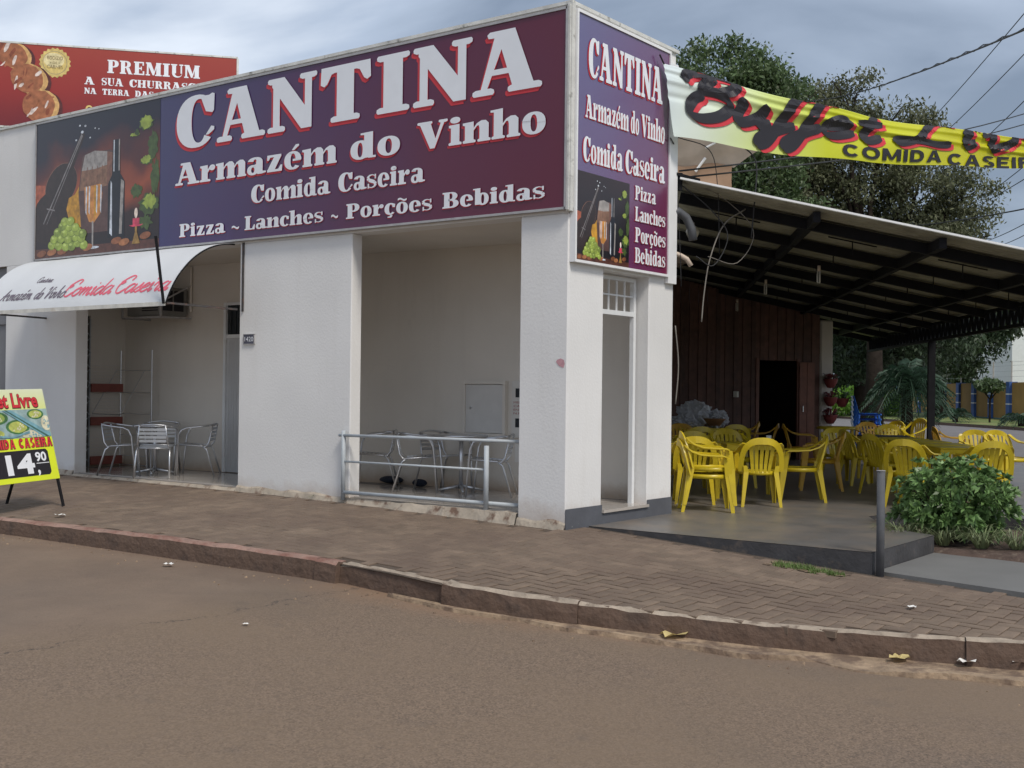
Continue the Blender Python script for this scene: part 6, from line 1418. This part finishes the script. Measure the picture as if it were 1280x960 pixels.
g.build('trunk', 'bark', ft_); n = 1100; d = unit(n); P = np.array((x, y, 1.85))+d*np.random.uniform(.4, 1, n)[:, None]*np.array((.75, .75, .35)); leaf_mesh('crown', P, unit(n), .24, 'canopy_leaf_green', ft_)

# far fence: ochre panels between blue pillars with white stripes
fe = thing('far_fence', 'ochre panel fence with blue white-striped pillars and wire posts across the street', 'fence', (60, 12, 0))
F0 = Vector((58.36, 10.6, .0)); FD = (Vector((68.5, 17.1, .0))-F0).normalized(); FN = Vector((FD.y, -FD.x, 0))
def fb(g, s0, s1, n0, n1, z0, z1, mat=0):
    a = F0+FD*s0; b = F0+FD*s1; q = [a+FN*n0, b+FN*n0, b+FN*n1, a+FN*n1]; g.hexa([(p.x, p.y, z0) for p in q]+[(p.x, p.y, z1) for p in q], mat)
for k in range(-8, 9):
    s = -.3+k*3.05
    g = MB(); fb(g, s+.3, s+3.05-.3+.25, -.08, .08, .12, 2.08); g.build('panel', 'ochre_panel', fe)
    g = MB(); fb(g, s+.3, s+3.0, -.09, .09, -.1, .12); g.build('plinth', 'teal_base', fe)
    g = MB(); fb(g, s-.28, s+.28, -.22, .22, -.1, 2.12); pp = g.build('pillar', 'blue_pillar', fe)
    g = MB(); fb(g, s-.285, s+.285, -.226, .226, 1.42, 1.48); fb(g, s-.285, s+.285, -.226, .226, .88, .94); g.build('stripe', 'white_paint', pp)
    g = MB(); p = F0+FD*s; g.beam((p.x, p.y, 2.1), (p.x, p.y, 3.25), .06, .06); g.build('wire_post', 'pillar_cream', pp)
g = MB()
for z in (2.4, 2.7, 3.0, 3.2): a = F0+FD*-25; b = F0+FD*25; g.beam((a.x, a.y, z), (b.x, b.y, z), .012, .012)
g.build('wires', 'galvanised', fe)
def bld_box(name, label, c, d, n, L_, W_, z1, mat, winrows, roofm=None):
    t = thing(name, label, 'building', (c[0], c[1], 0)); d = Vector(d).normalized(); nn_ = Vector((d.y, -d.x, 0)); c = Vector(c)
    q = [c-d*L_/2, c+d*L_/2, c+d*L_/2-nn_*W_, c-d*L_/2-nn_*W_]
    g = MB(); g.hexa([(p.x, p.y, -.1) for p in q]+[(p.x, p.y, z1) for p in q]); g.build('wall', mat, t)
    g = MB(); q2 = [p+(p-(c-nn_*W_/2))*.04 for p in q]; g.hexa([(p.x, p.y, z1) for p in q2]+[(p.x, p.y, z1+.3) for p in q2]); g.build('roof', roofm or 'weathered_cap', t)
    for z in winrows:
        m_ = int(L_/3)
        for k in range(m_):
            s = -L_/2+1.5+k*3; g = MB(); a = c+d*s+nn_*.02; b = a+d*1.3; g.hexa([(p.x, p.y, z) for p in (a, b, b+nn_*.06, a+nn_*.06)]+[(p.x, p.y, z+1.2) for p in (a, b, b+nn_*.06, a+nn_*.06)]); wdw = g.build('window', 'white_paint', t)
            a2 = a+d*.08+nn_*.062; b2 = b-d*.08+nn_*.062; g = MB(); g.hexa([(p.x, p.y, z+.08) for p in (a2, b2, b2+nn_*.01, a2+nn_*.01)]+[(p.x, p.y, z+1.12) for p in (a2, b2, b2+nn_*.01, a2+nn_*.01)]); g.build('pane', 'glass_dark', wdw)
bld_box('far_house', 'pale white house with teal upper edge behind the far fence', (77.5, 9.5, 0), (.55, -.83, 0), 1, 12, 8, 6.2, 'house_white', (3.6,), pm('teal_trim', (.04, .25, .36), .6))
for k, (s, lb) in enumerate(((1.2, 'white sloping canvas shelter behind the fence, left of two'), (-2.5, 'white sloping canvas shelter behind the fence, right of two'))):
    a = F0+FD*s+FN*1.5; b = F0+FD*(s-3.4)+FN*1.5; bk_ = FN*1.6; t = thing('car_shelter', lb, 'shelter', tuple(a), 0, 'white shelters behind the fence')
    g = MB(); z0, z1 = 2.15, 2.62; g.hexa([(a.x, a.y, z0), (b.x, b.y, z0), (b.x+bk_.x, b.y+bk_.y, z1), (a.x+bk_.x, a.y+bk_.y, z1), (a.x, a.y, z0+.05), (b.x, b.y, z0+.05), (b.x+bk_.x, b.y+bk_.y, z1+.05), (a.x+bk_.x, a.y+bk_.y, z1+.05)]); q_ = [(a.x, a.y), (b.x, b.y)]; g.hexa([(a.x-FN.x*.03, a.y-FN.y*.03, 1.95), (b.x-FN.x*.03, b.y-FN.y*.03, 1.95), (b.x, b.y, 1.95), (a.x, a.y, 1.95), (a.x-FN.x*.03, a.y-FN.y*.03, 2.2), (b.x-FN.x*.03, b.y-FN.y*.03, 2.2), (b.x, b.y, 2.2), (a.x, a.y, 2.2)]); g.build('canvas', 'house_white', t)
    for p in (a, b, a+bk_, b+bk_): g = MB(); g.beam((p.x, p.y, 0), (p.x, p.y, 2.15), .06, .06); g.build('post', 'pillar_cream', t)

# green bush and strap-leaved plants in the bed
bu = thing('bush', 'dense rounded green bush in the bed at the terrace edge', 'bush', (2.95, -2.95, -.12))
bc_ = np.array((2.95, -2.95, .26)); cen = []; dirs = []
for k in range(620):
    d = unit(1)[0]
    if d[2] < -.75: continue
    rr_ = np.random.uniform(.72, 1.0)*(1+.5*mnoise.noise(Vector(d*2.6))); p = bc_+d*rr_*np.array((.57, .57, .43)); out_ = d*np.array((1, 1, 1.1))+np.array((0, 0, .35)); out_ /= np.linalg.norm(out_)
    nl = random.randint(8, 12); fr_ = Vector(out_); s1 = fr_.orthogonal().normalized(); s2 = fr_.cross(s1)
    for q in range(nl):
        a = q*2.4; tl = random.uniform(.5, 1.25); dd_ = fr_*math.cos(tl)+(s1*math.cos(a)+s2*math.sin(a))*math.sin(tl); cen.append(np.array(p)+np.array(dd_)*.042); dirs.append(np.array(dd_))
P = np.array(cen); D = np.array(dirs); leaf_mesh('foliage', P, D, .098, 'bush_leaf', bu, 2.6)
n = 2600; d = unit(n); P = bc_+d*np.random.uniform(.35, .8, n)[:, None]*np.array((.6, .6, .45)); leaf_mesh('inner_foliage', P, unit(n), .08, 'bush_leaf', bu, 2.4)
g = MB()
for k in range(16):
    a = k*2.4; g.tube([(2.95+.05*math.cos(a), -2.95+.05*math.sin(a), -.14), (2.95+.28*math.cos(a), -2.95+.28*math.sin(a), .15), (2.95+.5*math.cos(a), -2.95+.5*math.sin(a), .42)], [.014, .01, .005], 5)
g.build('stems', 'bark', bu)
def tuft(x, y, z, L_, nb, lb, group='strap-leaved plants round the bush', mat='strap_leaf', name='strap_plant', cat_='plant', w_=.012, r0=.05):
    t = thing(name, lb, cat_, (x, y, z), 0, group); g = MB()
    for k in range(nb):
        a = random.uniform(0, 6.283); l = L_*random.uniform(.6, 1.15); sp = random.uniform(.35, 1.0); h = random.uniform(.45, .9)
        sd_ = Vector((-math.sin(a), math.cos(a), 0))*w_/2; o = Vector((x+r0*math.cos(a*3), y+r0*math.sin(a*3), z)); P_ = []
        for q in range(5): u_ = q/4; P_.append(o+Vector((math.cos(a)*l*sp*u_, math.sin(a)*l*sp*u_, l*(h*u_*1.6-h*u_*u_*1.25))))
        for q in range(4):
            k1 = 1-(q/4)**2; k2 = 1-((q+1)/4)**2; g.poly([P_[q]-sd_*k1, P_[q+1]-sd_*k2, P_[q+1]+sd_*k2, P_[q]+sd_*k1])
    g.build('leaves', mat, t); return t
for (x, y, lb) in ((2.28, -2.62, 'variegated strap plant at the left foot of the bush by the slab edge'), (2.42, -2.98, 'strap plant in front of the bush, left of centre'), (2.45, -3.35, 'strap plant in front of the bush, centre'), (2.6, -3.65, 'strap plant in front of the bush, right of centre'), (2.95, -3.75, 'strap plant at the right foot of the bush'), (2.5, -2.5, 'strap plant tucked behind the left foot of the bush')): tuft(x, y, -.13, .46, 110, lb)
tuft(.02, 3.62, zpave(0, 3.6)-.01, .12, 22, 'tiny weed growing at the foot of the white pillar', 'weeds in the pavement', 'grass_blade', 'weed', 'weed', .014, .02)
# grass patch in the pavers
g = MB()
for k in range(1500):
    a = random.uniform(0, 6.283); q = random.uniform(0, 1)**.5; x = .07+.13*q*math.cos(a)*1.0; y = -2.52+.36*q*math.sin(a); z = zpave(x, y); h = random.uniform(.015, .05); b = random.uniform(0, 6.283); s = .0035
    if mnoise.noise(Vector((x*8, y*8, 0))) < -.15: continue
    g.poly([(x-s*math.sin(b), y+s*math.cos(b), z), (x+s*math.sin(b), y-s*math.cos(b), z), (x+.03*math.cos(b)*h/.03*.6, y+.03*math.sin(b)*h/.03*.6, z+h)])
tag(g.build('grass_patch', 'grass_blade'), 'small patch of grass sprouting through the pavers by the terrace edge', 'grass', None, 'stuff')
g = MB()
for k in range(26):
    x = .05+random.uniform(-.1, .14); y = -2.52+random.uniform(-.36, .36); z = zpave(x, y); r_ = random.uniform(.015, .045); n_ = 6
    g.poly([(x+r_*random.uniform(.6, 1)*math.cos(6.283*q/n_), y+r_*1.4*random.uniform(.6, 1)*math.sin(6.283*q/n_), z+.008) for q in range(n_)])
tag(g.build('mortar_crumbs', 'gutter_cement'), 'pale crumbs of mortar scattered on the pavers by the terrace', 'rubble', None, 'stuff')
# verge grass blades near, litter and leaves
def leafthing(x, y, z, r_, lb, mat='dry_leaf', name='dry_leaf', group=None):
    g = MB(); n_ = 12; a0 = random.uniform(0, 6)
    rim = [(x+r_*(1+.35*math.sin(3*q+a0))*math.cos(6.283*q/n_), y+r_*.8*(1+.25*math.cos(5*q))*math.sin(6.283*q/n_), z+.012+.03*r_/.1*abs(math.sin(q*1.3+a0))) for q in range(n_)]
    g.v = [(x, y, z+.01)]+rim; g.f = [(0, 1+q, 1+(q+1) % n_) for q in range(n_)]; g.m = [0]*n_
    return tag(g.build(name, mat), lb, 'leaf' if 'leaf' in name else 'litter', group)
leafthing(-2.08, -2.40, zroad(-2.08, -2.4)+.02, .11, 'large pale yellow dry leaf lying in the gutter')
leafthing(-1.55, -3.9, zroad(-1.55, -3.9)+.03, .08, 'small yellowed leaf in the gutter nearer the right edge')
leafthing(-1.35, -4.3, zroad(-1.35, -4.3)+.04, .07, 'pale crumpled leaf in the gutter at the right edge', 'paper')
leafthing(-1.12, -4.62, zroad(-1.12, -4.62)+.05, .09, 'pale curled leaf in the gutter at the far right', 'paper')
leafthing(-.7, -3.7, zpave(-.7, -3.7)+.004, .04, 'small white scrap on the pavers at right', 'paper', 'paper_scrap')
leafthing(-4.16, -.06, zroad(-4.16, -.06)+.002, .025, 'tiny white scrap on the asphalt left of centre', 'paper', 'paper_scrap')
leafthing(-3.05, 2.3, zroad(-3.05, 2.3)+.01, .05, 'pale scrap at the kerb foot on the left', 'paper', 'paper_scrap')
leafthing(-2.5, 4.9, zpave(-2.5, 4.9)+.004, .06, 'flat pale scrap on the pavement near the sandwich board', 'paper', 'paper_scrap')
leafthing(3.0, .35, .0, .05, 'crumpled white paper on the terrace floor under the stacked chairs', 'paper', 'paper_scrap')
g = MB()
for k in range(420):
    i = random.randrange(len(sm)-40); x, y = sm[i]
    if not -7 < y < 9: continue
    o_ = abs(random.gauss(.16, .22))+.05; x -= o_*.95; y -= o_*(.0 if y > 0 else .5); r_ = random.uniform(.003, .013); z = zroad(x, y)
    g.hexa([(x-r_, y-r_, z), (x+r_, y-r_*.7, z), (x+r_*.8, y+r_, z), (x-r_*.9, y+r_*.8, z), (x-r_*.5, y-r_*.5, z+r_), (x+r_*.6, y-r_*.4, z+r_*1.1), (x+r_*.4, y+r_*.5, z+r_), (x-r_*.5, y+r_*.4, z+r_*.9)])
tag(g.build('gutter_grit', 'gutter_cement'), 'loose grit and small stones along the kerb foot', 'gravel', None, 'stuff')
